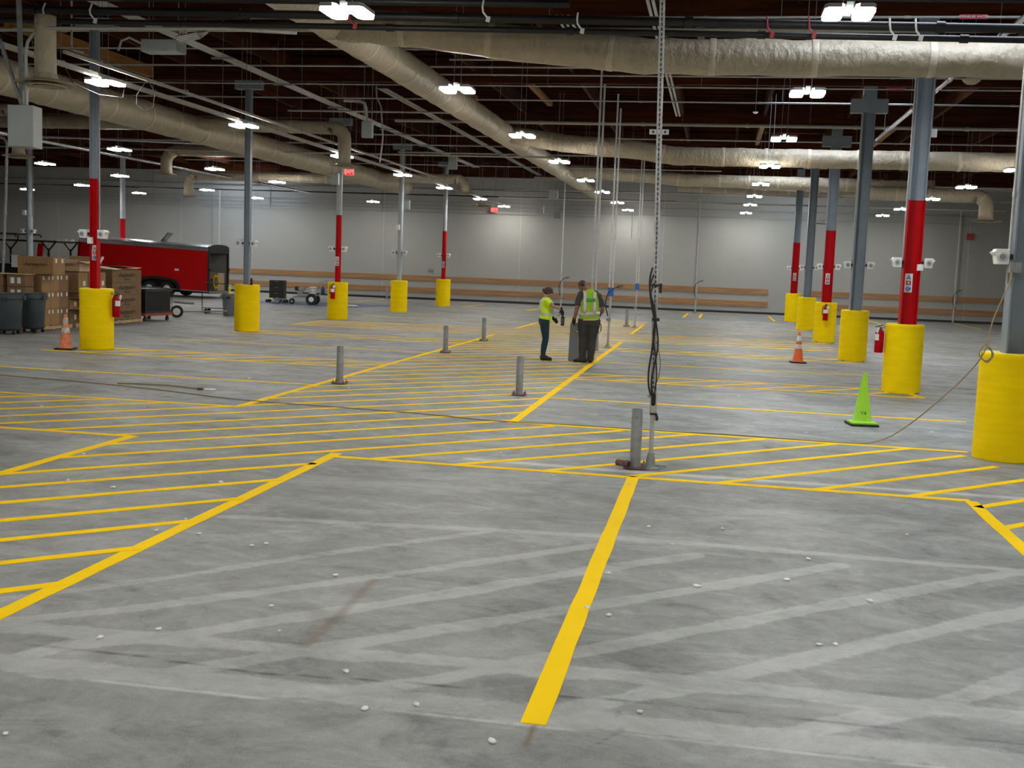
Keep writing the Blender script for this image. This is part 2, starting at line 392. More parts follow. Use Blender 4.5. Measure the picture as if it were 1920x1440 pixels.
for a, b in [((-3.72, YL), (2.42, YL)), ((-2.45, 14.05), (3.05, 13.92)), ((-2.4, 16.94), (3.65, 16.93)), ((-14.5, 13.87), (-6.11, 13.92)), ((-14, 16.86), (-6.18, 16.87)),
             ((-12.9, 20.02), (-6.15, 19.99)), ((-12.0, 21.19), (-6.15, 21.2)), ((-13, 11.15), (-6.15, 11.17)), ((-2.42, 21.17), (3.05, 21.22)), ((-2.42, 20.06), (3.62, 20.02)),
             ((-2.43, 23.9), (3.5, 24.1)), ((-12.3, 24.17), (-6.18, 24.1)), ((-12.4, 27.36), (-6.15, 27.3)), ((-11.9, 28.47), (-6.15, 28.55)), ((-12.25, 31.54), (-6.15, 31.45)),
             ((-12.28, 34.4), (-6.15, 35.3)), ((-12.25, 31.55), (-12.28, 34.4)), ((-12.3, 42.0), (-7.5, 42.4)), ((-12.3, 38.5), (-6.15, 38.5)), ((-2.45, 31.18), (3.3, 31.25)), ((-2.45, 28.45), (3.3, 28.45)), ((-2.45, 27.4), (3.5, 27.3)),
             ((-2.45, 34.9), (3.4, 34.9)), ((-2.45, 38.6), (3.5, 38.6)), ((-2.4, 42.0), (3.4, 42.0)), ((3.38, 21.0), (3.62, 20.05)), ((-12.2, 49.4), (-8.0, 49.4))]:
    stroke(a, b, .1)
REG = [(-6.13, -3.75, 3.2, 11.2), (-14, -6.13, 11.17, 13.9), (-6.13, -2.45, 11.2, 44), (-3.75, -2.45, 10.8, 11.2), (-2.45, 2.95, 10.8, 13.93), (2.95, 3.35, 10.8, 12.95), (3.35, 6, 10.8, 12), (2.42, 6, 5, 10.8),
       (-2.45, 3.55, 20.05, 21.2), (-12.6, -6.13, 20.02, 21.2), (-2.45, 3.4, 27.4, 28.45), (-12.2, -6.13, 27.35, 28.5), (-2.45, 3.4, 31.25, 34.9), (-12.25, -6.13, 31.5, 34.7)]
for k in range(-16, 62):
    c0 = 14.97 + .862*k          # Y = X + c0
    iv = []
    for x0, x1, y0, y1 in REG:
        a = max(x0, y0 - c0); b = min(x1, y1 - c0)
        if b - a > .12: iv.append([a, b])
    iv.sort(); mg = []
    for i_ in iv:
        if mg and i_[0] <= mg[-1][1] + .02: mg[-1][1] = max(mg[-1][1], i_[1])
        else: mg.append(i_)
    for a, b in mg:
        j = random.uniform(-.03, .03)
        stroke((a, a + c0 + j), (b, b + c0 + j*.5), .095)
def visw(s_):
    m_ = (s_[0] + s_[1]) / 2
    return s_[4] / max(4, m_.y)**1.6
strokes.sort(key=visw, reverse=True)
def stroke_bm(mb, s_, k):
    a, b, w_, sd, l = s_
    n = max(2, int(l/.35)); z = .0022 + .00025*(k % 9)
    top = []
    rn = random.Random(k)
    for side in (1, -1):
        row = []
        for i in range(n+1):
            p = a.lerp(b, i/n) + sd * side * (w_/2 + rn.uniform(-.004, .004))
            row.append((mb.bm.verts.new((p.x, p.y, z)), mb.bm.verts.new((p.x, p.y, -.001))))
        top.append(row)
    for i in range(n):
        A, B = top[0], top[1]
        mb.bm.faces.new((A[i][0], A[i+1][0], B[i+1][0], B[i][0]))
        mb.bm.faces.new((A[i][0], A[i][1], A[i+1][1], A[i+1][0])); mb.bm.faces.new((B[i][0], B[i+1][0], B[i+1][1], B[i][1]))
    for i in (0, n):
        mb.bm.faces.new((top[0][i][0], top[1][i][0], top[1][i][1], top[0][i][1]))
for k, s_ in enumerate(strokes[:99]):
    mb = MB(); stroke_bm(mb, s_, k); o = mb.build('painted_line', M_paint, floor)
mb = MB()
for k, s_ in enumerate(strokes[99:]): stroke_bm(mb, s_, k)
o = mb.build('painted_line', M_paint, floor); o['kind'] = 'stuff'

# ------------------------------------------------------------------ walls, roof
ZD = 7.3
mb = MB(); mb.bb(XW0-.3, XW1+.3, YW1, YW1+.25, -.1, ZD+.2); wall = struct(mb.build('wall_back', M_wall), 'long off-white rear wall behind the parking bays')
# vertical panel joints on the wall
for x in [-36, -28.7, -24.6, -17.3, -10, -2.7, 4.6, 11.9, 19.2]:
    mb = MB(); mb.bb(x-.012, x+.012, YW1-.006, YW1+.002, .1, 6.3); mb.build('panel_joint', M_refld, wall)
mb = MB(); mb.bb(XW0-.25, XW0, YW0, YW1, 0, ZD); struct(mb.build('wall_left', M_wall))
mb = MB(); mb.bb(XW1, XW1+.25, YW0, YW1, 0, ZD); struct(mb.build('wall_right', M_wall))
mb = MB(); mb.bb(XW0, XW1, YW0-.25, YW0, 0, ZD); struct(mb.build('wall_front', M_wall))
mb = MB(); mb.bb(XW0, XW1, YW1-.03, YW1, 0, .11); struct(mb.build('baseboard_back', M_blkpl), 'black rubber base strip along the rear wall')
# rooflight openings: deck built round them
OPEN = [(1.4, 5.6, 14.5, 16.6), (1.4, 4.6, 29.4, 31.4), (1.2, 3.4, 43.0, 45.0), (-26.5, -23.5, 53.6, 56.2), (4.5, 7.0, 4.0, 6.0), (13.5, 16, 14.4, 16.4), (2.4, 4.6, 54.0, 56.0)]
xs = sorted({XW0, XW1, *[o_[0] for o_ in OPEN], *[o_[1] for o_ in OPEN]}); ys = sorted({YW0, YW1, *[o_[2] for o_ in OPEN], *[o_[3] for o_ in OPEN]})
mb = MB()
for i in range(len(xs)-1):
    for j in range(len(ys)-1):
        cx_, cy_ = (xs[i]+xs[i+1])/2, (ys[j]+ys[j+1])/2
        if any(o_[0] < cx_ < o_[1] and o_[2] < cy_ < o_[3] for o_ in OPEN): continue
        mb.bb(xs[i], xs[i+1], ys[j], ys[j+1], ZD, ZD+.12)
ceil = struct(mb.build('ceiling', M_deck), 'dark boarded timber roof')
for i, o_ in enumerate(OPEN):
    mb = MB(); mb.bb(o_[0]-.05, o_[1]+.05, o_[2]-.05, o_[3]+.05, ZD+.3, ZD+.34); wn = struct(mb.build('window_%d' % (i+1), M_sky), 'bright rooflight')
    mb = MB()
    for a in ((o_[0]-.05, o_[0], o_[2], o_[3]), (o_[1], o_[1]+.05, o_[2], o_[3]), (o_[0], o_[1], o_[2]-.05, o_[2]), (o_[0], o_[1], o_[3], o_[3]+.05)): mb.bb(a[0], a[1], a[2], a[3], ZD+.0, ZD+.3)
    mb.build('rooflight_curb', M_white, wn)
# girders along X at every column line, purlins along Y, close joists along X
for i in range(-2, 6):
    y = 20.91 + 7.315*i
    if y > 57: continue
    mb = MB()
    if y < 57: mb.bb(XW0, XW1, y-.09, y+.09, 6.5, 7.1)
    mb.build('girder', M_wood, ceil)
nx = 0; x = -40.3
PUR = []
while x < 33:
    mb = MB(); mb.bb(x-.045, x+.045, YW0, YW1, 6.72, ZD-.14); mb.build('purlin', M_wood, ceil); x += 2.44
mb = MB(); y = -2.0
while y < 57.3:
    mb.bb(XW0, XW1, y-.025, y+.025, ZD-.18, ZD); y += .61
jo = mb.build('joists', M_wood, ceil); jo['kind'] = 'stuff'
mb = MB(); mb.bb(XW0, XW1, 57.3, 57.5, 6.42, ZD); mb.build('wall_ledger', M_wood, ceil)
# ochre glulam blocks between girders
random.seed(8)
for (x, y0, y1, z) in [(-14.6, 21.5, 27.5, 6.45), (-20.2, 29, 35, 6.5), (-1.3, 22.0, 24.2, 6.66), (-.55, 22.0, 23.6, 6.66), (.55, 22.1, 23.6, 6.66), (-2.2, 15.5, 17.2, 6.55), (-1.2, 15.5, 17.2, 6.55), (-3.2, 15.6, 17.4, 6.55), (-7, 29, 32, 6.6), (-5, 29.2, 33, 6.62), (5.5, 22, 26, 6.6), (5.2, 37, 42, 6.6), (1.2, 37, 42, 6.6), (-20, 37, 41, 6.5), (.9, 15.4, 16.6, 6.5)]:
    mb = MB(); mb.bb(x-.07, x+.07, y0, y1, z, 6.72+.01); mb.build('blocking', M_glulam, ceil)
# rear wall boards
RW = YW1 - .045
for x0, x1 in ((-26.5, 2.62), (4.35, 20)):
    for z0, z1 in ((.99, 1.25), (.37, .63)):
        mb = MB(); mb.bb(x0, x1, RW, YW1, z0, z1)
        nm = 'long varnished wooden rub rail on the rear wall, %s, %s' % ('upper board' if z0 > .8 else 'lower board', 'left and centre length' if x0 < 0 else 'right-hand length behind the columns')
        tag(mb.build('rub_rail', M_board), nm, 'rail', 'wooden rub rails on the rear wall')

# ------------------------------------------------------------------ columns
CY = [13.59 + 7.315*i for i in range(6)]
def hshaft(mb, w_, d_, t, z0, z1):
    # I section, flanges facing -X and +X
    mb.bb(-w_/2, -w_/2+t, -d_/2, d_/2, z0, z1); mb.bb(w_/2-t, w_/2, -d_/2, d_/2, z0, z1); mb.bb(-w_/2+t, w_/2-t, -t/2-.0, t/2, z0, z1)
def col_right(red):
    root = thing('steel_column', 'x', 'column')
    zs = 3.39 if red else 0
    mb = MB(); hshaft(mb, .285, .26, .020, zs, 5.9); mb.build('column_shaft', M_grey, root)
    if red:
        mb = MB(); hshaft(mb, .286, .261, .0205, 0, 3.39); mb.build('painted_band', M_red, root, label='red painted lower length')
    mb = MB(); mb.bb(-.42, .42, -.11, -.09, 5.9, 6.2); mb.bb(-.42, .42, .09, .11, 5.9, 6.2); mb.bb(-.42, .42, -.11, .11, 5.88, 5.9); mb.bb(-.15, .15, -.09, .09, 5.9, 6.5); mb.build('cap_bracket', M_grey, root)
    mb = MB(); mb.bb(-.25, .25, -.25, .25, .0, .025); mb.build('base_plate', M_grey, root)
    return root
def col_left(red, pipe, r=.095, zr=3.40):
    root = thing('steel_column', 'x', 'column'); zs = zr if red else 0
    def sh(mb, z0, z1, e=0):
        if pipe: mb.cyl((0, 0, z0), (0, 0, z1), r+e, n=24)
        else: hshaft(mb, .155+e, .135+e, .014, z0, z1)
    mb = MB(); sh(mb, zs, 6.3); mb.build('column_shaft', M_lgrey if pipe else M_grey, root, smooth=pipe)
    if red: mb = MB(); sh(mb, 0, zr, .001); mb.build('painted_band', M_red, root, smooth=pipe, label='red painted lower length')
    mb = MB(); mb.bb(-.36, .36, -.11, .11, 6.28, 6.5) if True else 0; mb.build('cap_bracket', M_grey, root)
    return root
def guard(x, y, label, group='yellow foam guards round the columns'):
    root = thing('column_guard', label, 'column guard', (x, y, 0), random.uniform(0, .5), group)
    mb = MB(); h = 1.22; r = .330; prof = [(r-.05, 0.003), (r-.002, .003)]
    rn = random.Random(int(y*10+x))
    for i in range(41): prof.append((r + .0022*math.sin(i*2.3) + rn.uniform(-.0015, .0015), .012 + (h-.03)*i/40))
    prof += [(r-.008, h-.006), (r-.02, h)]
    mb.lathe(prof, n=56); mb.build('foam_sleeve', M_foam, root, smooth=True)
    mb = MB(); mb.lathe([(r-.02, h), (r-.1, h+.001), (.10, h-.004), (.08, .05)], n=40); mb.build('sleeve_rim', M_foamtop, root, smooth=True, label='paler cut top edge of the sleeve')
    return root
RN = ['nearest the camera', 'second from the camera', 'third from the camera', 'fourth from the camera', 'fifth from the camera', 'sixth and farthest']
for i, y in enumerate(CY):
    red = i in (1, 3, 5)
    c = col_right(red); c.location = (3.36 + (.05, .03, 0, 0, 0, 0)[i], y, 0)
    tag(c, '%s steel column in the right-hand row, %s' % ('red and grey' if red else 'all grey', RN[i]), 'column', 'steel columns in the right-hand row')
    guard(3.36, y, 'yellow foam guard round the foot of the right-row column %s' % RN[i])
LN = ['nearest the camera', 'second, beside the grey bin', 'third, beside the striping machine', 'fourth from the camera', 'fifth and farthest']
for i in range(1, 6):
    y = CY[i]; red = i in (1, 3, 5)
    c = col_left(red, i >= 3); c.location = (-12.2 - (.09 if i == 1 else .01), y, 0)
    tag(c, '%s steel column in the left-hand row, %s' % ('red and grey' if red else 'all grey', LN[i-1]), 'column', 'steel columns in the left-hand row')
    guard(-12.2 - (.055 if i == 1 else 0), y, 'yellow foam guard round the foot of the left-row column %s' % LN[i-1])
for (x, y, red, lb) in ((-27.45, 41.8, False, 'round light grey column far left behind the cardboard boxes'), (-27.45, 49.1, True, 'round grey column with red lower half behind the red trailer')):
    c = col_left(red, True, .12, 3.46); c.location = (x, y, 0); tag(c, lb, 'column')

# conduit running down the left face of the near columns, with white sensor boxes
def sensor(x, y, z, face, label, small=1.0):
    root = thing('sensor_box', label, 'sensor', (x, y, z), 0, 'white sensor boxes on the columns')
    s_ = face
    mb = MB(); k = .085*small
    mb.prism([(-k*s_*-1, -k), (k*s_*.55, -k), (k*s_*1.05, 0), (k*s_*1.25, k*.5), (k*s_*.7, k*.62), (k*s_*.6, k), (-k*s_, k)] if False else
             [(-k*s_, -k), (k*s_*.55, -k), (k*s_*.75, k*.1), (k*s_*1.2, k*.55), (k*s_*.8, k*.72), (k*s_*.7, k), (-k*s_, k)], -k, k)
    mb.build('housing', M_white, root, bevel=.006)
    mb = MB(); mb.lathe([(.060*small, 0), (.060*small, -.006), (.048*small, -.012), (.0, -.012)], (-.01*s_, -k-.0, 0), n=24, axis='Y')
    ob = mb.build('lens_ring', M_silver, root, smooth=True); ob.scale = (1, 1, 1)
    mb = MB(); mb.cyl((-.01*s_, -k-.016, 0), (-.01*s_, -k+.002, 0), .034*small, n=16); mb.build('lens', M_galvd, root, smooth=True)
    mb = MB(); mb.bb(-k*s_, -k*s_-.05*s_, -.02, .02, -.03, .03); mb.build('bracket', M_blkpl, root)
    return root
for i, y in enumerate(CY):
    z = 2.30
    sensor(3.36-.275+(.05, .03, 0, 0, 0, 0)[i], y-.08, z, -1, 'white boxy sensor on the left side of the right-row column %s' % RN[i])
    if i > 0: sensor(3.36+.275+(.05, .03, 0, 0, 0, 0)[i], y-.08, z, 1, 'white boxy sensor on the right side of the right-row column %s' % RN[i])
for i in range(1, 6):
    y = CY[i]; d = .212 if i < 3 else .228
    XL = -12.2 - (.09 if i == 1 else .01)
    sensor(XL-d, y-.05, 2.30, -1, 'white boxy sensor on the left of the left-row column %s' % LN[i-1])
    sensor(XL+d, y-.05, 2.30, 1, 'white boxy sensor on the right of the left-row column %s' % LN[i-1])
sensor(-27.45-.24, 41.7, 2.62, -1, 'white boxy sensor left of the far left grey column', .9); sensor(-27.45+.24, 41.7, 2.62, 1, 'white boxy sensor right of the far left grey column', .9)

def plate_box(name, x, y, z, sx, sy, sz, m, label, cat, group=None):
    root = thing(name, label, cat, (x, y, z), 0, group)
    mb = MB(); mb.bb(-sx/2, sx/2, -sy/2, sy/2, -sz/2, sz/2); mb.build('box_body', m, root, bevel=.004)
    mb = MB(); mb.bb(-sx/2+.008, sx/2-.008, -sy/2-.006, -sy/2, -sz/2+.008, sz/2-.008); mb.build('cover', m, root)
    return root
plate_box('junction_box', 3.36+.15, CY[1]-.172, 2.22, .10, .08, .11, M_white, 'small white switch box on the front of the second right column', 'electrical box')
plate_box('junction_box', -12.33, CY[1]-.11, 2.17, .09, .08, .13, M_white, 'small white switch box on the front of the nearest left column', 'electrical box')
plate_box('junction_box', 3.36-.08, CY[0]-.18, 2.18, .12, .10, .12, M_galvd, 'square grey outlet box on the near right column with the cord in it', 'electrical box')
plate_box('junction_box', 3.36+.23, CY[1]-.02, 4.55, .11, .08, .14, M_white, 'white box high on the right side of the second right column', 'electrical box')
plate_box('junction_box', -27.5-.05, 41.6, 3.35, .13, .1, .2, M_white, 'small white box high on the far left grey column', 'electrical box')
plate_box('junction_box', -12.27, CY[4]-.14, 3.28, .12, .1, .2, M_white, 'small white box on the fourth left column above its sensors', 'electrical box')

def conduit(name, pts, r, m, label, cat='conduit', group=None, n=10, couplings=()):
    root = thing(name, label, cat, pts[0], 0, group)
    o_ = Vector(pts[0])
    mb = MB(); mb.tube([Vector(p)-o_ for p in pts], r, n); mb.build('pipe', m, root, smooth=True)
    for c in couplings:
        a = Vector(pts[c[0]])-o_; b = Vector(pts[c[0]+1])-o_; p = a.lerp(b, c[1]); t = (b-a).normalized()
        mb = MB(); mb.cyl(p-t*.03, p+t*.03, r*1.35, n=n); mb.build('coupling', m, root, smooth=True)
    return root
XC = 3.36
conduit('conduit', [(XC-.12, CY[0]-.05, 2.0), (XC-.12, CY[0]-.05, 4.0), (XC-.12, CY[0]-.05, 6.8)], .017, M_emt, 'steel conduit down the left side of the near right column', group='conduits on the columns', couplings=[(0, .5), (1, .2), (1, .5)])
conduit('conduit', [(XC-.13, CY[1]-.03, 2.2), (XC-.13, CY[1]-.03, 6.8)], .014, M_emt, 'steel conduit down the left side of the second right column', group='conduits on the columns', couplings=[(0, .2), (0, .5)])
conduit('conduit', [(XC+.195, CY[1]-.02, 4.6), (XC+.195, CY[1]-.02, 5.5), (XC+.30, CY[1]-.02, 6.3)], .012, M_emt, 'short steel conduit on the right of the second right column', group='conduits on the columns')
conduit('conduit', [(XC-.156, CY[3]-.03, 2.2), (XC-.156, CY[3]-.03, 6.3)], .012, M_emt, 'thin conduit down the left side of the fourth right column', group='conduits on the columns')
conduit('conduit', [(XC-.156, CY[2]-.03, 2.2), (XC-.156, CY[2]-.03, 6.3)], .012, M_emt, 'thin conduit down the left side of the third right column', group='conduits on the columns')
conduit('conduit', [(-12.192, CY[1], 2.3), (-12.192, CY[1], 4.7), (-12.192, CY[1], 6.2)], .016, M_galvd, 'dark conduit right of the nearest left column', group='conduits on the columns', couplings=[(0, .45), (0, .75)])
conduit('conduit', [(-27.31, 41.8, 3.2), (-27.31, 41.8, 4.2), (-27.31, 41.8, 6.6)], .02, M_galvd, 'conduit beside the far left grey column', group='conduits on the columns')

# ABC extinguisher signs
def abc(x, y, z, s_, label):
    root = thing('extinguisher_sign', label, 'sign', (x, y, z), 0, 'ABC fire class signs on the red columns')
    mb = MB(); mb.bb(-.065*s_, .065*s_, 0, .004, -.165*s_, .165*s_); mb.build('sign_plate', M_label, root)
    mb = MB(); mb.prism([(-.042*s_, .065*s_), (.042*s_, .065*s_), (0, .145*s_)], -.002, 0); mb.build('triangle_symbol', M_signg, root)
    mb = MB(); mb.bb(-.042*s_, .042*s_, -.002, 0, -.04*s_, .04*s_); mb.build('square_symbol', M_signr, root)
    mb = MB(); mb.cyl((0, -.002, -.105*s_), (0, 0, -.105*s_), .045*s_, n=28); mb.build('circle_symbol', M_signb, root)
    for t_, zz, k in (('A', .088, .042), ('B', 0, .07), ('C', -.105, .07)):
        textmesh(t_, k*s_, M_label, 'letter', root, (0, -.0035, zz*s_), bold=.001)
    return root
abc(XC-.0, CY[1]-.018, 1.945, 1.0, 'white A B C sign on the second right-row column, red')
abc(XC-.005, CY[3]-.018, 1.93, 1.0, 'white A B C sign on the fourth right-row column, red')
abc(XC-.005, CY[5]-.018, 1.93, 1.0, 'white A B C sign on the farthest right-row column, red')
abc(-12.29, CY[1]-.016, 1.93, .9, 'white A B C sign on the nearest left column, red')
abc(-12.21, CY[3]-.102, 1.9, .9, 'white A B C sign on the third left column, red')
abc(-12.21, CY[5]-.102, 1.88, .9, 'white A B C sign on the farthest left column, red')

def extinguisher(x, y, z, rz, label):
    root = thing('fire_extinguisher', label, 'fire extinguisher', (x, y, z), rz, 'red fire extinguishers hung on the column guards')
    mb = MB(); mb.lathe([(0, 0), (.070, .0), (.078, .012), (.078, .34), (.070, .38), (.045, .405), (.022, .415), (.022, .43)], n=28); mb.build('cylinder', M_red, root, smooth=True)
    mb = MB(); mb.lathe([(.0785, .22), (.0785, .33)], n=28)
    for v in list(mb.bm.verts):
        if v.co.y > -.02: mb.bm.verts.remove(v)
    mb.build('paper_label', M_label, root, smooth=2)
    mb = MB(); mb.box((0, 0, .44), (.035, .05, .03)); mb.box((.02, -.02, .475), (.03, .13, .012), (.3, 0, 0)); mb.box((0, -.03, .452), (.02, .11, .008), (-.15, 0, 0)); hd = mb.build('valve_handle', M_blkpl, root)
    mb = MB(); mb.cyl((.02, -.02, .44), (.045, -.035, .44), .014, n=12); mb.build('gauge', M_refl, hd, smooth=True)
    mb = MB(); mb.tube([(-.02, 0, .44), (-.07, -.01, .44), (-.10, -.02, .38), (-.098, -.02, .25), (-.088, -.015, .16)], .011, 8); mb.build('hose', M_blkpl, root, smooth=True)
    mb = MB(); mb.box((.06, -.06, .40), (.075, .003, .10), (.0, .5, .2)); mb.build('inspection_tag', M_label, root)
    mb = MB(); mb.tube([(0, .02, .40), (0, .07, .46), (0, .12, .49)], .008, 6); mb.bb(-.02, .02, .1, .14, .44, .50); mb.build('hanging_hook', M_cord, root)
    return root
extinguisher(XC-.425, CY[1]-.02, .69, R(-80), 'red fire extinguisher hanging on the left side of the second right column guard')
extinguisher(XC-.04, CY[3]-.447, .68, R(0), 'red fire extinguisher hanging on the front of the fourth right column guard')
extinguisher(-12.255+.436, CY[1]-.02, .66, R(80), 'red fire extinguisher hanging right of the nearest left column guard')
extinguisher(-12.2-.02, CY[3]-.447, .68, R(0), 'red fire extinguisher on the front of the third left column guard')

# ------------------------------------------------------------------ ceiling lights
ZL = 4.88
def make_light():
    root = thing('ceiling_light', 'x', 'ceiling light')
    for s_ in (-1, 1):
        cx_ = .162*s_
        a, b, c = .100, .27, .036
        oc = [(-a+c, -b), (a-c, -b), (a, -b+c*1.6), (a, b-c*1.6), (a-c, b), (-a+c, b), (-a, b-c*1.6), (-a, -b+c*1.6)]
        mb = MB(); mb.prism([(cx_+p[0]*1.06, p[1]*1.03) for p in oc], .006, .05, 'Z'); h_ = mb.build('lamp_housing', M_wgrey, root)
        mb = MB(); mb.prism([(cx_+p[0], p[1]) for p in oc], -.03, .008, 'Z'); mb.build('lens', M_lens, h_, label='glowing white lens')
    mb = MB(); mb.bb(-.035, .035, -.17, .17, .01, .09); mb.build('driver_box', M_wgrey, root)
    for s_ in (-1, 1):
        mb = MB(); mb.cyl((.06*s_, 0, .09), (.055*s_, 0, 1.9), .005, n=6); mb.build('hanging_wire', M_galvd, root)
    return root
LROWS = {
 'right': ('row just left of the right-hand columns', 1.27, [13.12, 18.75, 25.0, 31.35, 37.55, 43.5, 48.95, 55.6]),
 'centre': ('row hung over the centre walkway', -4.42, [13.0, 18.74, 25.2, 31.26, 37.7, 43.3, 50.0, 56.0]),
 'left': ('row along the long raceway left of centre', -10.6, [18.37, 24.22, 31.0, 37.3, 43.25, 50.06, 55.9]),
 'far_left': ('second row left of the raceway', -17.1, [30.4, 36.7, 42.3, 54.9]),
 'far_left2': ('third row left of the raceway', -23.1, [36.1, 41.1, 48.8, 54.5]),
 'far_left3': ('row farthest to the left', -28.75, [47.8, 53.0]),
 'far_left4': ('row above the far left corner', -34.6, [52.5]),
 'far_right': ('row beyond the right-hand columns', 7.4, [30.9, 36.8, 42.5, 49.05, 54.4]),
}
light0 = make_light(); used = False
for k, (desc, x, ys_) in LROWS.items():
    for i, y in enumerate(ys_):
        lab = 'lit twin ceiling light, %s in the %s' % (('nearest' if i == 0 else ORD[i]), desc)
        if not used: o = light0; used = True; o.location = (x, y, ZL); o['label'] = lab; o['group'] = 'twin-lens ceiling lights'
        else: o = dup(light0, (x, y, ZL), random.uniform(-.03, .03), lab, 'twin-lens ceiling lights')
# the same rows run on behind and beside the camera; they light the foreground
for x in (-22.8, -16.8, -10.6, -4.42, 1.27, 7.4, 13.5, 19.6):
    for y in (-11.5, -5.4, .7, 6.9):
        dup(light0, (x, y, ZL), 0, 'lit twin-lens ceiling light behind or above the camera, outside the photo', 'lights outside the photo')
for x in (13.5, 19.6):
    for y in (13, 19, 25, 31.4, 37.5, 43.5): dup(light0, (x, y, ZL), 0, 'lit twin-lens ceiling light to the right, outside the photo', 'lights outside the photo')
for x in (-17.1, -23.1): dup(light0, (x, 18.5, ZL), 0, 'lit twin-lens ceiling light to the left, outside the photo', 'lights outside the photo')

# ------------------------------------------------------------------ ducts
def duct(pts, r, label, wr=.02, bands=(), step=.16, name='air_duct', group='wrapped air ducts', n=36):
    P = [Vector(p) for p in pts]; o_ = P[0].copy()
    secs = []; L_ = 0
    for a, b in zip(P[:-1], P[1:]):
        l = (b-a).length; k = max(1, int(l/step))
        for i in range(k): secs.append((a.lerp(b, i/k)-o_, L_+l*i/k))
        L_ += l
    secs.append((P[-1]-o_, L_))
    root = thing(name, label, 'air duct', o_, 0, group)
    mb = MB(); rr = [r*(1+.02*noise.noise(Vector((s*.9, 3, r*9)))) for _, s in secs]
    mb.loft([(p, q, q) for (p, s), q in zip(secs, rr)], n, True, wob=wr, seed=r*7)
    mb.build('duct_wrap', M_duct, root, smooth=2)
    s = 1.1; rn = random.Random(int(r*1000))
    spots = []
    while s < L_-.4: spots.append(s); s += rn.uniform(1.1, 1.9)
    for s in spots[:34]:
        j = min(range(len(secs)), key=lambda q: abs(secs[q][1]-s))
        if j >= len(secs)-1: continue
        a = secs[j][0]; t = (secs[j+1][0]-a).normalized()
        mb = MB(); mb.loft([(a - t*.05, r*1.012, r*1.012), (a-t*.04, r*1.035, r*1.035), (a+t*.04, r*1.035, r*1.035), (a + t*.05, r*1.012, r*1.012)], n, False)
        mb.build('tape_band', M_tape, root, smooth=2)
    return root
def elbow(c, r, a0, a1, plane='XZ', n=8):
    out = []
    for i in range(n+1):
        a = a0+(a1-a0)*i/n
        if plane == 'XZ': out.append((c[0]+r*math.cos(a), c[1], c[2]+r*math.sin(a)))
        else: out.append((c[0], c[1]+r*math.cos(a), c[2]+r*math.sin(a)))
    return out
duct([(-6.13, 7.5, 5.69), (-6.13, 56.8, 5.69)], .30, 'long beige wrapped main duct running over the centre walkway to the rear wall', .012)
duct([(-14.1, 7.5, 5.33), (-14.1, 50, 5.33)], .36, 'biggest beige wrapped main duct running to the rear on the left', .012)
duct([(-6.0, 17.3, 5.64), (-4.6, 17.3, 5.54), (-3.4, 17.3, 5.38), (-1.9, 17.3, 5.24), (-1.2, 17.3, 5.17), (4, 17.3, 5.16), (14, 17.3, 5.16)], .26, 'nearest cross duct, beige and crinkled, running to the right under the rooflight', .06)
duct([(-5.9, 31.95, 5.66), (-4.4, 31.95, 5.46), (-2.3, 31.95, 5.30), (-1.3, 31.95, 5.16), (2, 31.95, 5.16), (16, 31.95, 5.16)], .25, 'second cross duct, beige, crossing behind the nearer one', .05)
duct([(-6.0, 45.6, 5.85), (-3.6, 45.6, 5.75), (-1.5, 45.6, 5.58), (3, 45.6, 5.54), (8, 45.6, 5.54)], .25, 'third and farthest cross duct on the right', .05)
duct([(-2, 54.6, 5.95), (2, 54.6, 5.85), (9, 54.6, 5.85)], .2, 'thin beige duct just before the rear wall on the right', .03)
duct([(-14.0, 28.8, 5.45)] + [(-10.1, 28.8, 5.40)] + elbow((-10.1, 28.8, 5.08), .32, PI/2, 0) + [(-9.78, 28.8, 4.45)], .17, 'short beige branch duct with an elbow down to a round diffuser, centre left', .02)
duct([(-14.3, 28.8, 5.45), (-21, 28.8, 5.45)], .19, 'beige branch duct running left behind the hanging grey box', .02)
duct([(-14.3, 35.8, 5.40), (-18.0, 35.8, 5.40)] + elbow((-18.0, 35.8, 4.98), .42, PI/2, PI) + [(-18.42, 35.8, 4.62)], .19, 'beige branch duct with a fat elbow, left of centre', .02)
duct([(-14.3, 43.4, 5.13), (-21.0, 43.4, 5.13)] + elbow((-21.0, 43.4, 4.78), .35, PI/2, PI) + [(-21.35, 43.4, 4.30)], .19, 'lower beige branch duct with an elbow near the rear wall, left', .02)
duct([(-14.0, 45.4, 5.38), (-10.6, 45.4, 5.38)] + elbow((-10.6, 45.4, 5.03), .35, PI/2, 0) + [(-10.25, 45.4, 4.85)], .2, 'short beige branch duct right of the big left duct, near the rear', .02)
duct([(-9.6, 14, 5.0), (-9.2, 14, 5.15)] if False else [(-9.07, 14.2, 5.1), (-9.07, 14.2, 4.25)], .14, 'beige vertical duct dropping to the near left diffuser', .02)
duct([(-20.5, 25, 5.25), (-17.0, 25, 5.25)] + elbow((-17.0, 25, 4.95), .3, PI/2, 0) + [(-16.7, 25, 4.2)], .15, 'beige duct dropping behind the hanging grey box', .02)
duct([(5.4, 45.0, 5.2), (9.4, 45.0, 5.2)] + elbow((9.4, 45, 4.78), .42, PI/2, 0) + [(9.82, 45, 4.35)], .26, 'beige duct with elbow down at the far right', .03)

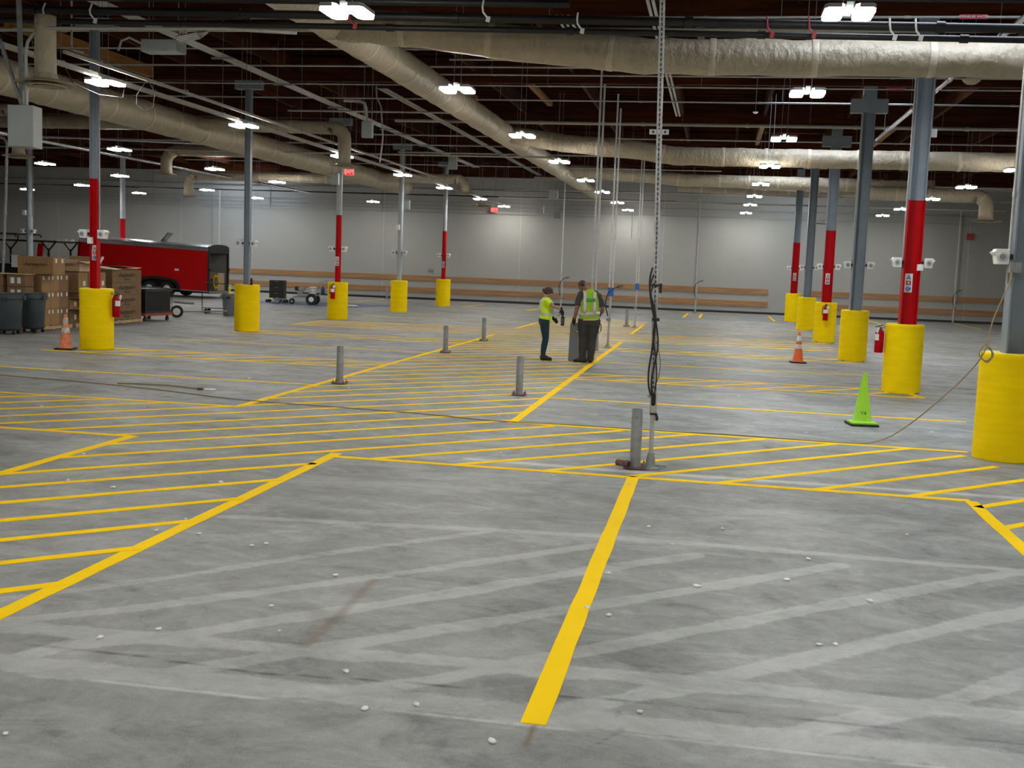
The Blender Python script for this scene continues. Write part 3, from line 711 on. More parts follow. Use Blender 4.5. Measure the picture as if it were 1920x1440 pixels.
def diffuser(x, y, z, r, label):
    root = thing('ceiling_diffuser', label, 'air diffuser', (x, y, z), 0, 'round air diffusers')
    mb = MB(); mb.lathe([(r*.36, .12), (r*.42, .05), (r*.95, 0.0), (r, -.012), (r*.93, -.02), (r*.45, .03)], n=36); mb.build('outer_cone', M_duct, root, smooth=True)
    for k, rr in enumerate((.68, .42)):
        mb = MB(); mb.lathe([(r*rr*.45, .02-.01*k), (r*rr, -.045-.01*k), (r*rr*.96, -.055-.01*k), (r*rr*.4, .01-.01*k)], n=32); mb.build('inner_ring', M_duct, root, smooth=True)
    mb = MB(); mb.cyl((0, 0, -.03), (0, 0, -.035), r*.2, n=20); mb.build('centre_plate', M_duct, root)
    return root
diffuser(-9.07, 14.2, 4.22, .40, 'large round diffuser high at the left, nearest the camera')
diffuser(-16.7, 25, 4.17, .38, 'round diffuser just under the hanging grey box')
diffuser(-18.42, 35.8, 4.60, .36, 'round diffuser under the fat elbow, left')
diffuser(-21.35, 43.4, 4.28, .34, 'round diffuser near the rear wall, left, lowest')
diffuser(-9.78, 28.8, 4.43, .38, 'round diffuser beside the exit sign')
diffuser(-10.25, 45.4, 4.83, .40, 'round diffuser centre left near the rear')
diffuser(9.82, 45, 4.30, .60, 'wide round diffuser at the far right')
diffuser(4.6, 52, 4.35, .5, 'dark round diffuser half hidden by the red right-hand column')
diffuser(-10.1, 48, 4.47, .42, 'round diffuser above the small exit sign')

# ------------------------------------------------------------------ pipes, raceways, cables overhead
def pipe(pts, r, m, label, name='pipe', group=None, cat='pipe', n=12, coup=0.0, hang=0.0):
    root = thing(name, label, cat, pts[0], 0, group)
    o_ = Vector(pts[0]); Q = [Vector(p)-o_ for p in pts]
    if hang:
        l = (Q[-1]-Q[0]).length; q = hang*.4
        while q < l:
            p = Q[0].lerp(Q[-1], q/l); mb = MB(); mb.cyl(p, (p.x, p.y, ZD-o_.z+.005), .005, n=5); mb.build('hanger_rod', M_galvd, root); q += hang
    mb = MB(); mb.tube(Q, r, n); mb.build('pipe_run', m, root, smooth=True)
    if coup:
        for a, b in zip(Q[:-1], Q[1:]):
            l = (b-a).length; t = (b-a).normalized(); s = coup*.5
            c_ = 0
            while s < l-.05 and c_ < 10:
                mb = MB(); p = a+t*s; mb.cyl(p-t*.05, p+t*.05, r*1.3, n=n); s += coup; c_ += 1
                mb.build('coupling', m, root, smooth=True)
    return root
pipe([(-20, 14.6, 5.47), (8, 14.6, 4.935)], .055, M_black, 'thick black sprinkler main crossing the top of the view', coup=3, group='black sprinkler mains')
pipe([(-20, 14.7, 5.33), (8, 14.7, 4.83)], .04, M_black, 'thinner black pipe just below the sprinkler main', coup=2.4, group='black sprinkler mains')
pipe([(-20, 14.5, 5.60), (-2, 14.5, 5.30)], .05, M_black, 'black pipe above the sprinkler main on the left', group='black sprinkler mains')
pipe([(-6, 14.5, 5.50), (8, 14.5, 5.27)], .05, M_black, 'uppermost black pipe at the top right of the view', group='black sprinkler mains')
rn = random.Random(5)
tags_ = [(-9.3, 14.58, M_label), (-8.6, 14.58, M_label), (-4.9, 14.58, M_signr), (-1.9, 14.58, M_label), (.45, 14.58, M_signr), (.95, 14.58, M_signr), (1.9, 14.58, M_label), (2.2, 14.58, M_label), (-3, 14.0, M_label)]
for i, (x, y, m) in enumerate(tags_):
    root = thing('pipe_strap', '%s strap hanging on the black pipes, %s from the left' % ('red' if m == M_signr else 'white', ORD[i]), 'strap', (x, y, 5.05-.0191*(x-0)), 0, 'straps on the black pipes')
    mb = MB(); mb.tube([(0, -.02, .12), (0, -.075, .03), (.01, -.075, -.03), (.06, -.06, -.09)], .012, 6); mb.build('strap_loop', m, root)
    mb = MB(); mb.box((.07, -.055, -.11), (.05, .01, .07), (0, .2, 0)); mb.build('strap_tail', m, root)
# pale EMT runs across the bays (X direction)
RUNS = [(-8, 14, 18.5, 6.0, .018, 1), (-21, 12, 21.6, 6.44, .045, 0), (-20, 3, 22.8, 6.3, .02, 1), (-8, 14, 23.6, 6.5, .018, 1), (-6, 14, 24.6, 6.42, .018, 1), (-19, 12, 25.6, 6.44, .022, 1), (-7, 13, 27.0, 6.5, .02, 1), (-24, 14, 27.4, 6.31, .018, 1),
        (-22, 15, 30.0, 6.35, .022, 1), (-10, 15, 34.2, 6.3, .05, 0), (-12, 12, 37.2, 6.2, .025, 1), (-26, 10, 38.4, 6.0, .02, 1), (-12, 10, 41.5, 6.05, .03, 1), (-22, 0, 44.4, 5.85, .02, 1), (-26, -5, 34.6, 5.3, .03, 0), (-9.5, 14, 50.2, 5.35, .03, 1), (-10, 12, 51.4, 5.05, .035, 0), (-14, 12, 47.5, 5.6, .022, 1), (-40, -2, 53.5, 5.2, .03, 2), (-8, 14, 49, 5.8, .05, 0), (-12, -6.3, 30.4, 6.05, .028, 1)]
for i, (x0, x1, y, z, r, k) in enumerate(RUNS):
    m = (M_rack, M_emt, M_black)[k]
    pipe([(x0, y, z), (x1, y, z)], r, m, '%s pipe crossing under the roof, %s such pipe from the camera' % (('thick pale', 'thin steel', 'thin black')[k], ORD[i]), name='cross_pipe', group='pipes crossing under the roof', coup=3.05, hang=3.66)
# red and white "sprinkler water" markers
for (x, y, z) in ((3.63, 18.53, 6.0), (3.82, 27.43, 6.31)):
    root = thing('pipe_marker', 'red and white SPRINKLER WATER marker on a roof pipe, %s' % ('upper right corner' if y < 20 else 'left of the second right column'), 'pipe marker', (x, y-.055, z), 0, 'pipe markers')
    mb = MB(); mb.bb(-.2, .2, 0, .006, -.035, .035); mb.build('marker_band', M_signr, root)
    textmesh('SPRINKLER WATER', .05, M_label, 'lettering', root, (0, -.002, 0))
# long raceway along the left light row, with its parallel rail
def channel(a, b, w_, h_, m, label, name='raceway', hang=0, group=None):
    a = Vector(a); b = Vector(b); l = (b-a).length; ang = math.atan2(b.y-a.y, b.x-a.x); tilt = math.asin((b.z-a.z)/l)
    root = thing(name, label, 'raceway', a, 0, group)
    mb = MB(); c = (b-a)/2; mb.box(c, (l, w_, h_), (0, -tilt, ang)); mb.build('channel', m, root)
    if hang:
        s = 1.0
        while s < l:
            p = (b-a)*(s/l); mb = MB(); mb.cyl(p, p+Vector((0, 0, 7.31-a.z)), .005, n=5); mb.box(p+Vector((0, 0, .03)), (.12, .06, .04)); s += hang
            mb.build('hanger_rod', M_galvd, root)
    return root
channel((-10.62, 13, 4.97), (-10.62, 55, 4.97), .13, .06, M_rack, 'long pale lighting raceway running to the rear left of centre', hang=3.05, group='raceways')
channel((-10.1, 16.3, 5.02), (-10.1, 40, 5.02), .05, .05, M_rack, 'thinner pale rail running beside the long lighting raceway', hang=3.05, group='raceways')
# bundles of conduits along the hall
def bundle(x, y0, y1, z, n, sp, r, label, tail=None):
    for i in range(n):
        pipe([(x+i*sp, y0, z+(.0 if i % 2 else .004)), (x+i*sp, y1, z)], r, M_emt, '%s, %s of the bundle from the left' % (label, ORD[i]), name='conduit', group=label+' bundle', cat='conduit', n=8)
bundle(-10.95, 15.5, 50, 6.27, 6, .055, .017, 'steel conduit in the left-centre ceiling rack')
bundle(-8.35, 27, 52, 6.15, 4, .07, .017, 'steel conduit beside the main duct')
bundle(-2.9, 13.4, 14.6, 5.66, 4, .10, .024, 'short steel conduit at the top centre')
bundle(-2.95, 19.8, 24.4, 6.3, 3, .10, .024, 'steel conduit feeding the centre drops')
bundle(-1.35, 19, 33, 6.4, 2, .09, .03, 'conduit above the slotted strut')
for i, y in enumerate((17, 20, 23.5, 27, 31, 36, 41, 46)):
    mb = MB(); mb.bb(-11.05, -10.55, y-.02, y+.02, 6.205, 6.245); o = mb.build('rack_strut', M_galvd); tag(o, 'steel cross strut under the left-centre conduit rack, %s from the camera' % ORD[i], 'strut', 'cross struts under the conduit rack')
# coiled conduit ends at the big grey cabinet
def cabinet(c, d, label, m=M_wgrey, rz=0, name='electrical_cabinet', hang=True):
    root = thing(name, label, 'electrical box', c, rz)
    if hang and c[2] > 3.7 and c[1] < 57:
        for s_ in (-1, 1):
            mb = MB(); mb.cyl((s_*d[0]*.4, 0, d[2]/2), (s_*d[0]*.4, 0, 7.31-c[2]), .008, n=6); mb.build('hanger_rod', M_galvd, root)
    mb = MB(); mb.bb(-d[0]/2, d[0]/2, -d[1]/2, d[1]/2, -d[2]/2, d[2]/2); mb.build('cabinet_body', m, root, bevel=.006)
    mb = MB(); mb.bb(-d[0]/2+.01, d[0]/2-.01, -d[1]/2-.012, -d[1]/2, -d[2]/2+.01, d[2]/2-.01); mb.build('cabinet_door', m, root, bevel=.003)
    return root
cabinet((-9.25, 14.0, 3.60), (.34, .30, .55), 'grey steel cabinet hanging in mid-air at the far left', rz=R(10))
cabinet((-10.15, 19.6, 5.72), (.72, .35, .22), 'grey cabinet under the roof with curved conduits, upper left')
cabinet((-7.80, 24.5, 4.87), (.24, .14, .36), 'grey hanging box left of the main duct')
cabinet((-8.68, 36.5, 5.25), (.27, .2, .42), 'tall grey box beside the fourth left column top')
cabinet((-12.11, 34.8, 4.50), (.24, .14, .36), 'small pale box beside the lit EXIT sign')
cabinet((-12.75+.0, 45.6, 4.3), (.26, .16, .38), 'grey box hanging between the two farthest left columns')
cabinet((-6.78, 46.6, 4.96), (.38, .2, .34), 'grey hanging box left of the main duct end')
cabinet((-7.25, 46.3, 4.30), (.28, .16, .30), 'small dark grey box, left of two near the centre rear', M_galvd)
cabinet((-7.9, 56.0, 4.52), (.32, .16, .32), 'small dark grey box, right of two near the centre rear', M_galvd)
cabinet((-12.6, 14.0, 5.28), (1.2, .5, .25), 'pale grey unit at the upper left corner')
pipe([(-10.5, 19.45, 5.75), (-10.72, 19.4, 5.85), (-10.85, 19.35, 5.78), (-10.88, 19.3, 5.6)], .022, M_emt, 'bent conduit left of the upper left grey cabinet', name='conduit', cat='conduit')
for i in range(4):
    pipe([(-9.8, 19.5-.05*i, 5.78+.02*i), (-9.4, 19.5-.05*i, 5.86+.02*i), (-9.35, 19.7, 6.0), (-9.9-.06*i, 20.2, 6.2), (-10.62-.055*i, 21.4, 6.33)], .02, M_emt, 'curved conduit right of the upper left grey cabinet, %s' % ORD[i], name='conduit', cat='conduit', group='curved conduits at the upper left cabinet')
# near-left hanging strut frame, bent conduit
pipe([(-9.29, 14.1, 3.88), (-9.30, 14.1, 4.60), (-9.27, 14.1, 4.74), (-9.20, 14.1, 4.83), (-9.10, 14.1, 4.89), (-8.98, 14.1, 4.92), (-6.46, 14.1, 4.91), (-5.47, 14.1, 4.86)], .022, M_emt, 'long bent conduit rising from the hanging cabinet and crossing right', name='conduit', cat='conduit', coup=2)
channel((-9.42, 14.2, 3.85), (-9.47, 14.2, 5.6), .05, .05, M_galvd, 'dark vertical strut holding the hanging cabinet', name='strut')
channel((-9.72, 14.15, 4.78), (-9.39, 14.15, 3.90), .04, .04, M_galvd, 'dark diagonal strut left of the hanging cabinet', name='strut')
pipe([(-9.54, 15.6, 5.7), (-9.54, 15.6, 4.98), (-9.50, 15.6, 4.91), (-9.36, 15.6, 4.88)], .016, M_emt, 'short bent conduit dropping onto the thin rail', name='conduit', cat='conduit')
pipe([(-11.9, 16.4, 5.1), (-11.87, 16.4, 4.66), (-11.75, 16.4, 4.55), (-11.5, 16.4, 4.5)], .02, M_emt, 'bent conduit end at the left picture edge', name='conduit', cat='conduit')
pipe([(-16.9, 24.2, 4.55), (-16.55, 24.2, 4.5), (-16.46, 24.2, 4.40), (-16.5, 24.2, 3.2), (-16.6, 24.2, 1.35)], .03, M_galvd, 'vertical conduit with a bend at the far left picture edge', name='conduit', cat='conduit', coup=.9)
pipe([(-8.36, 24.5, 5.50), (-7.98, 24.5, 5.49), (-7.88, 24.5, 5.44), (-7.84, 24.5, 5.32), (-7.82, 24.5, 5.04)], .035, M_emt, 'fat bent conduit above the box left of the main duct', name='conduit', cat='conduit')
pipe([(-8.40, 27, 6.2), (-8.38, 27, 5.95), (-8.26, 27, 5.70), (-8.20, 27, 4.97), (-8.26, 27, 4.37)], .02, M_emt, 'curved flexible conduit hanging left of the main duct', name='conduit', cat='conduit')
pipe([(4.26, 9.5, 5.9), (4.26, 33.7, 5.9)], .05, M_alu, 'bright steel pipe running to the rear over the right-hand columns', coup=4, hang=4.2)
pipe([(-19.4, 24, 5.06), (-19.4, 52, 5.06)], .055, M_alu, 'bright steel pipe running to the rear behind the nearest left column', coup=4, hang=5)
pipe([(-26, 33, 5.6), (-14, 33, 5.3)], .03, M_galv, 'bright thin pipe crossing behind the nearest left column')
# drooping black leads near the raceway
pipe([(-10.66, 17.2, 4.96), (-10.66, 17.5, 4.72), (-10.5, 18, 4.62), (-10.4, 18.6, 4.66), (-10.58, 19, 4.97)], .008, M_black, 'black cable drooping beside the nearest left column', name='cable', cat='cable', n=6)
pipe([(-10.1, 18.9, 5.02), (-10.3, 18.9, 4.75), (-10.3, 18.9, 4.58), (-10.15, 18.9, 4.48), (-9.98, 18.9, 4.55), (-9.95, 18.9, 4.8), (-10.08, 18.9, 5.02)], .006, M_black, 'small loop of black cable under the raceway', name='cable', cat='cable', n=6)
# horizontal lines on the rear wall
for i, z in enumerate((4.55, 4.72, 4.9, 5.1, 5.75)):
    pipe([(-40, YW1-.06, z), (12 if i in (1, 3) else -6, YW1-.06, z)], .012 if i < 4 else .03, M_galvd, 'thin conduit running along the upper rear wall, %s from the bottom' % ORD[i], name='wall_conduit', cat='conduit', group='conduits on the upper rear wall', n=6)
for i, (x, z0, z1) in enumerate([(-34, 4.3, 6.5), (-30.3, 4.5, 6.5), (-26.9, .6, 6.5), (-23.6, 4.5, 6.5), (-19.8, 4.6, 6.5), (-17.4, 4.5, 6.5), (-.95, .8, 5.2), (11.5, .9, 5.2), (13.9, 2.95, 5.6), (-4.3, 3.5, 5.2)]):
    pipe([(x, YW1-.05, z0), (x, YW1-.05, z1)], .018, M_galvd, 'thin vertical conduit on the rear wall, %s from the left' % ORD[i], name='wall_conduit', cat='conduit', group='vertical conduits on the rear wall', n=6)
cabinet((13.9, YW1-.06, 2.88), (.2, .08, .2), 'small grey outlet box at the end of a drop on the right rear wall')
cabinet((-14.7, YW1-.05, 1.55), (.16, .06, .16), 'small dark outlet on the rear wall left of centre', M_galvd)
cabinet((11.9, YW1-.07, 4.15), (.3, .12, .3), 'small dark red box behind the third right column', M_signr)

# rear drops: steel posts with cable tails
def drop(x, y, zt, label, tape=None, r=.03, double=True, zb=0.0, tail=True, lean=0.0):
    root = thing('conduit_drop', label, 'conduit', (x, y, zb), 0, 'vertical conduit drops along the centre')
    mb = MB(); mb.cyl((0, 0, 0), (0, 0, .10), .09, .035, n=16); mb.cyl((0, 0, 0), (0, 0, .015), .13, n=16); mb.build('foot', M_galvd, root, smooth=True)
    zt -= zb; jz = 1.42
    mb = MB(); mb.cyl((0, 0, .1), (.02, 0, jz), r, n=12); mb.build('lower_pipe', M_emt, root, smooth=True)
    mb = MB(); mb.cyl((0, 0, .66), (0, 0, .76), r*1.5, n=12); mb.cyl((-.02, -.0, .71), (-.07, -.03, .71), .02, n=8); mb.build('union', M_galvd, root, smooth=True)
    mb = MB(); mb.bb(-.045, -.005, -.02, .02, jz-.02, zt); mb.build('upper_strut', M_galv, root)
    if double: mb = MB(); mb.bb(.035, .075, -.02, .02, jz-.02, zt-.35); mb.build('upper_strut', M_galv, root)
    if tape: mb = MB(); mb.bb(-.055, .085, -.032, .032, jz-.12, jz+.1); mb.build('tape_wrap', M_blue, root)
    if tail:
        mb = MB(); mb.tube([(-.03, -.02, .8), (-.09, -.04, 1.0), (-.10, -.04, 1.2), (-.05, -.03, 1.38), (.08, -.02, 1.5), (.22, -.02, 1.58), (.32, -.02, 1.57)], .014, 6); mb.build('cable_tail', M_blkpl, root, smooth=True)
        mb = MB(); mb.tube([(.05, -.02, 1.46), (.14, -.02, 1.54), (.26, -.02, 1.52)], .010, 6); mb.build('cable_tail', M_blkpl, root, smooth=True)
    return root
drop(-2.59, 28.44, 6.3, 'steel conduit drop with blue tape right of the two workers', tape=True)
drop(-2.63, 24.75, 6.3, 'steel conduit drop rising behind the bowed man', tape=False, tail=False)
drop(-2.63, 38.7, 6.2, 'steel conduit drop with blue tape next to the small post behind the workers', tape=True, tail=False)
drop(-.87, 54.6, 5.4, 'thin conduit drop with cable tails before the rear wall right of centre', r=.035, double=False)
drop(11.3, 56.8, 5.4, 'thin conduit drop with cable tails seen between the right-hand columns', r=.04, double=False)
drop(-6.15, 45.6, 5.6, 'thin conduit drop with cable tails seen above the woman', r=.03, double=False)
drop(-26.0, 56.5, 5.4, 'thin conduit drop with cable tails behind the grey column with the bin', r=.03, double=False)

# ------------------------------------------------------------------ near strut pole and posts
def strut_pole():
    root = thing('strut_pole', 'tall slotted steel strut pole with black cables standing beside the near post', 'pole', (-.545, 11.34, 0), 0)
    mb = MB(); mb.lathe([(.105, 0), (.105, .018), (.055, .03), (.05, .07), (.038, .14), (.033, .16)], n=24); mb.bb(-.16, .16, -.02, .02, .03, .05); mb.build('floor_flange', M_galvd, root, smooth=True)
    mb = MB(); mb.cyl((0, 0, .12), (0, 0, .58), .0235, n=20); mb.build('lower_pipe', M_emt, root, smooth=True)
    mb = MB(); mb.lathe([(.026, .56), (.034, .575), (.034, .62), (.036, .63), (.036, .80), (.028, .83)], n=20); bd = mb.build('conduit_body', M_emt, root, smooth=True)
    mb = MB()
    mb.prism([(math.cos(a)*.022, .715+(.045 if math.sin(a) > 0 else -.045)+math.sin(a)*.022) for a in [i*2*PI/20 for i in range(20)]], -.040, -.02); mb.build('dark_opening', M_black, bd)
    mb = MB(); mb.sph((-.045, -.01, .745), .02, 12); mb.build('side_hub', M_emt, bd, smooth=True)
    mb = MB(); mb.box((.005, -.005, .565), (.07, .06, .02)); mb.tube([(.03, -.02, .565), (.045, -.03, .53), (.04, -.03, .50)], .014, 6); mb.build('clamp', M_blkpl, root)
    # channel with a row of slots; leans very slightly as in life
    mb = MB(); L0, L1 = .80, 6.6; w_ = .026; t = .003
    def xo(z): return -.012 - .026*(z-.8)
    segs = []
    z = L0
    while z < L1:
        z2 = min(L1, z+.048)
        # web with slot: leave a gap of .03 between bars
        segs.append((z, z2)); z = z2
    for z, z2 in segs:
        x = xo((z+z2)/2)
        mb.box((x-w_+t/2, 0, (z+z2)/2), (t, .04, z2-z+.001)); mb.box((x+w_-t/2, 0, (z+z2)/2), (t, .04, z2-z+.001))
        mb.bb(x-w_, x+w_, -.0205, -.0175, z, z+.018)
        mb.bb(x-w_, x-.0075, -.0205, -.0175, z+.018, z2+.0005); mb.bb(x+.0075, x+w_, -.0205, -.0175, z+.018, z2+.0005)
    mb.build('slotted_channel', M_galv, root)
    mb = MB(); mb.prism([(xo(L0)-.024, L0), (xo(L0)+.024, L0), (xo(L1)+.024, L1), (xo(L1)-.024, L1)], .012, .018); mb.build('slot_shade_plate', M_galvd, root)  # dull plate added behind the open slots to make their inside look shaded
    mb = MB()
    x = xo(3.35)
    for s_ in (-1, 1):
        mb.bb(x+s_*.0205, x+s_*.095, -.026, -.022, 3.33, 3.38)
        mb.bb(x+s_*.0205-.002, x+s_*.0205+.002, -.026, .0, 3.33, 3.38)
    mb.bb(x-.022, x+.022, -.026, -.021, 3.33, 3.38); mb.build('cross_bracket', M_galv, root)
    mb = MB()
    for s_ in (-1, 1): mb.cyl((x+s_*.058, -.027, 3.355), (x+s_*.058, -.0255, 3.355), .012, n=12)
    mb.build('bracket_holes', M_black, root)
    def cab(pts, r, nm='cable'):
        # smooth through points
        P = [Vector(p) for p in pts]; out = []
        for i in range(len(P)-1):
            p0 = P[max(i-1, 0)]; p1 = P[i]; p2 = P[i+1]; p3 = P[min(i+2, len(P)-1)]
            for k in range(6):
                s = k/6; out.append(.5*((2*p1)+(-p0+p2)*s+(2*p0-5*p1+4*p2-p3)*s*s+(-p0+3*p1-3*p2+p3)*s*s*s))
        out.append(P[-1]); mb = MB(); mb.tube(out, r, 8); mb.build(nm, M_blkpl, root, smooth=True)
    cab([(-.028, -.04, .75), (-.055, -.045, .85), (-.062, -.045, 1.0), (-.04, -.045, 1.2), (-.022, -.045, 1.45), (-.03, -.05, 1.6), (-.085, -.05, 1.78), (-.095, -.045, 1.92), (-.075, -.04, 2.03)], .0095)
    cab([(-.01, -.04, .76), (-.03, -.05, .88), (-.01, -.05, 1.05), (.018, -.05, 1.25), (.0, -.05, 1.42), (-.03, -.05, 1.55), (-.078, -.05, 1.72), (-.088, -.05, 1.85), (-.06, -.04, 1.96)], .0085)
    cab([(.01, -.04, .78), (.02, -.05, .95), (.0, -.05, 1.15), (-.035, -.05, 1.35), (-.03, -.05, 1.5), (-.06, -.05, 1.62), (-.08, -.05, 1.76), (-.05, -.045, 1.88)], .0065)
    cab([(.0, -.04, .82), (.04, -.045, .95), (.05, -.045, 1.08), (.03, -.045, 1.2), (.0, -.04, 1.3)], .003)
    mb = MB(); mb.bb(-.10, .012, -.055, -.035, 1.845, 1.865); mb.bb(-.055, .02, -.06, -.035, 1.50, 1.53); mb.bb(.0, .028, -.04, -.02, 1.78, 1.875); mb.build('tie_strap', M_blkpl, root)
    return root
strut_pole()
def make_post(rust=True):
    root = thing('steel_post', 'x', 'post')
    mb = MB(); r = .056; mb.lathe([(r, .02), (r, .60), (r-.002, .603), (r-.006, .603), (r-.007, .40), (0.0, .40)], n=32); mb.build('post_tube', M_galvd, root, smooth=True)
    mb = MB(); mb.bb(-.11, .11, -.11, .11, .008, .02); mb.build('base_plate', M_rust, root, label='rusty square base plate')
    for s_ in ((-1, -1), (1, -1), (1, 1), (-1, 1)):
        mb = MB(); mb.cyl((.085*s_[0], .085*s_[1], 0), (.085*s_[0], .085*s_[1], .065), .007, n=8); mb.cyl((.085*s_[0], .085*s_[1], .02), (.085*s_[0], .085*s_[1], .034), .014, n=6); mb.build('anchor_bolt', M_rust, root)
    mb = MB(); mb.cyl((-.0, -r-.001, .52), (0, -r+.004, .52), .006, n=8); mb.build('bolt_hole', M_black, root)
    return root
post0 = make_post()
POSTS = [(-.70, 11.33, 'bare steel post beside the tall slotted strut pole'), (-5.85, 17.22, 'bare steel post on the left walkway line, nearest of three'), (-5.81, 24.28, 'bare steel post on the left walkway line, middle of three'),
         (-5.83, 28.58, 'bare steel post on the left walkway line, farthest of three'), (-2.89, 17.05, 'bare steel post alone in front of the workers, right of the walkway middle'), (-2.95, 39.2, 'short steel post behind the workers beside the blue-taped drop'),
         (-16.7, 56.4, 'tiny steel post near the rear wall, left of centre')]
for i, (x, y, lb) in enumerate(POSTS):
    if i == 0: post0.location = (x, y, 0); post0['label'] = lb; post0['group'] = 'bare steel posts on the walkway'
    else: dup(post0, (x, y, 0), random.uniform(-.1, .1), lb, 'bare steel posts on the walkway')
# broken conduit stub lying at the near post
root = thing('pipe_stub', 'rusty pipe stub lying at the foot of the near post', 'pipe', (-.80, 11.24, .055), R(60))
mb = MB(); mb.lathe([(.034, -.05), (.034, .09), (.028, .09), (.026, -.05)], n=20, axis='Y'); mb.build('stub_shell', M_rust, root, smooth=True)
mb = MB(); mb.tube([(.04, .0, -.03), (.10, -.03, -.035), (.18, -.06, -.03), (.26, -.05, -.04)], .006, 6); mb.build('wire_end', M_rust, root, smooth=True)

# ------------------------------------------------------------------ charging pedestals
def pedestal(x, y, w_, d_, h, rz, label):
    root = thing('charging_pedestal', label, 'pedestal', (x, y, 0), rz, 'grey charging pedestals')
    mb = MB(); mb.prism([(-w_/2, 0), (w_/2, 0), (w_/2-.02, h-.04), (w_/2-.05, h), (-w_/2+.05, h), (-w_/2+.02, h-.04)], -d_/2, d_/2); mb.build('pedestal_body', M_ped, root, bevel=.01)
    mb = MB(); mb.bb(-w_/2+.04, w_/2-.04, -d_/2-.004, -d_/2, .06, h-.25); mb.build('front_panel', M_ped, root)
    mb = MB(); mb.bb(-.05, .03, -d_/2-.008, -d_/2-.002, h-.2, h-.17); mb.build('latch', M_white, root)
    return root
pedestal(-2.80, 24.12, .42, .32, .82, R(-8), 'grey charging pedestal the bowed man stands over')
pedestal(-2.90, 27.3, .36, .30, .78, 0, 'second grey charging pedestal, mostly hidden behind the man')

# ------------------------------------------------------------------ cones
def cone(x, y, rz, kind, label):
    root = thing('traffic_cone', label, 'traffic cone', (x, y, 0), rz, 'orange traffic cones' if kind != 'lime' else None)
    if kind == 'lime':
        mb = MB(); mb.prism([(-.19, -.19), (.19, -.19), (.19, .19), (-.19, .19)], .0, .028, 'Z'); mb.build('rubber_base', M_rubber, root, bevel=.01)
        mb = MB(); mb.prism([(-.18, -.16), (-.16, -.18), (.16, -.18), (.18, -.16), (.18, .16), (.16, .18), (-.16, .18), (-.18, .16)], .03, .048, 'Z')
        mb.lathe([(.155, .048), (.135, .06), (.125, .075), (.030, .69), (.026, .715), (.015, .72), (.012, .70)], n=36); mb.build('cone_body', M_lime, root, smooth=True)
        textmesh('Y4', .07, M_navy, 'stencilled_mark', root, (-.02, -.128, .175), (R(90-9), 0, 0))
        return root
    B, W = (M_orange, M_refl) if kind == 'clean' else (M_orangef, M_refld)
    mb = MB(); mb.prism([(-.18, -.16), (-.16, -.18), (.16, -.18), (.18, -.16), (.18, .16), (.16, .18), (-.16, .18), (-.18, .16)], 0, .03, 'Z'); mb.build('rubber_base', M_rubber, root, bevel=.008)
    mb = MB(); rr = lambda z: .125 - (.125-.028)*(z-.03)/(.70-.03)
    mb.lathe([(.135, .03), (rr(.06), .06), (rr(.35), .35), (rr(.5), .5), (rr(.68), .68), (.024, .70), (.012, .70), (.01, .66)], n=32); mb.build('cone_body', B, root, smooth=True)
    for z0, z1 in ((.33, .43), (.50, .63)):
        mb = MB(); mb.lathe([(rr(z0)+.001, z0), (rr(z0)+.0035, z0+.003), (rr(z1)+.0035, z1-.003), (rr(z1)+.001, z1)], n=32); mb.build('reflective_collar', W, root, smooth=True)
    return root
cone(-12.63, 20.4, .2, 'old', 'faded orange traffic cone standing left of the nearest left column')
cone(1.97, 26.6, .1, 'clean', 'bright orange traffic cone with clean white collars, between the workers and the right columns')
cone(2.08, 15.9, R(8), 'lime', 'lime green traffic cone on a black base before the right-hand columns')

# ------------------------------------------------------------------ cords
def cord(pts, r, m, label, name='cord', smooth_n=8):
    P = [Vector(p) for p in pts]; out = []
    for i in range(len(P)-1):
        p0 = P[max(i-1, 0)]; p1 = P[i]; p2 = P[i+1]; p3 = P[min(i+2, len(P)-1)]
        for k in range(smooth_n):
            s = k/smooth_n; out.append(.5*((2*p1)+(-p0+p2)*s+(2*p0-5*p1+4*p2-p3)*s*s+(-p0+3*p1-3*p2+p3)*s*s*s))
    out.append(P[-1]); o_ = out[0].copy()
    mb = MB(); mb.tube([p-o_ for p in out], r, 6); o = mb.build(name, m, None, smooth=True, loc=o_)
    return tag(o, label, 'cord')
cord([(3.24, 13.36, 2.13), (3.2, 13.30, 1.98), (3.06, 13.25, 1.6), (2.98, 13.22, 1.22), (2.80, 13.3, .92), (2.62, 13.5, .66), (2.40, 13.7, .38), (2.15, 13.9, .13), (1.9, 14.0, .02), (1.7, 14.02, .008), (1.3, 14.0, .008), (.3, 14.1, .008), (-.55, 14.05, .008), (-1.6, 14.1, .008), (-2.7, 14.05, .008), (-3.8, 14.3, .008), (-4.8, 14.4, .008), (-6.3, 14.55, .008), (-7.6, 15.0, .008), (-8.8, 15.35, .008), (-10.8, 15.7, .008), (-13, 16.1, .008)], .0075, M_cord,
     'long tan extension cord from the near right column across the floor', 'extension_cord')
cord([(3.02, 13.2, 1.36), (2.95, 13.19, 1.28), (2.93, 13.18, 1.2), (3.0, 13.17, 1.14), (3.06, 13.18, 1.2), (3.03, 13.18, 1.29), (2.96, 13.17, 1.26), (2.95, 13.16, 1.17), (3.02, 13.16, 1.13), (3.07, 13.17, 1.22), (3.0, 13.17, 1.3)], .008, M_cord, 'small coil of tan cord beside the near right column', 'cord_coil')
cord([(-8.75, 15.5, .012), (-8.45, 15.6, .012), (-8.1, 15.62, .012), (-7.95, 15.5, .03), (-7.8, 15.58, .012), (-7.6, 15.5, .012), (-7.35, 15.45, .015)], .012, M_cord, 'short tan cord with a plug lying on the floor at left', 'cord')
root = thing('plug_tag', 'small white tag and plug at the end of the short cord on the left floor', 'tag', (-7.25, 15.42, .0), .4)
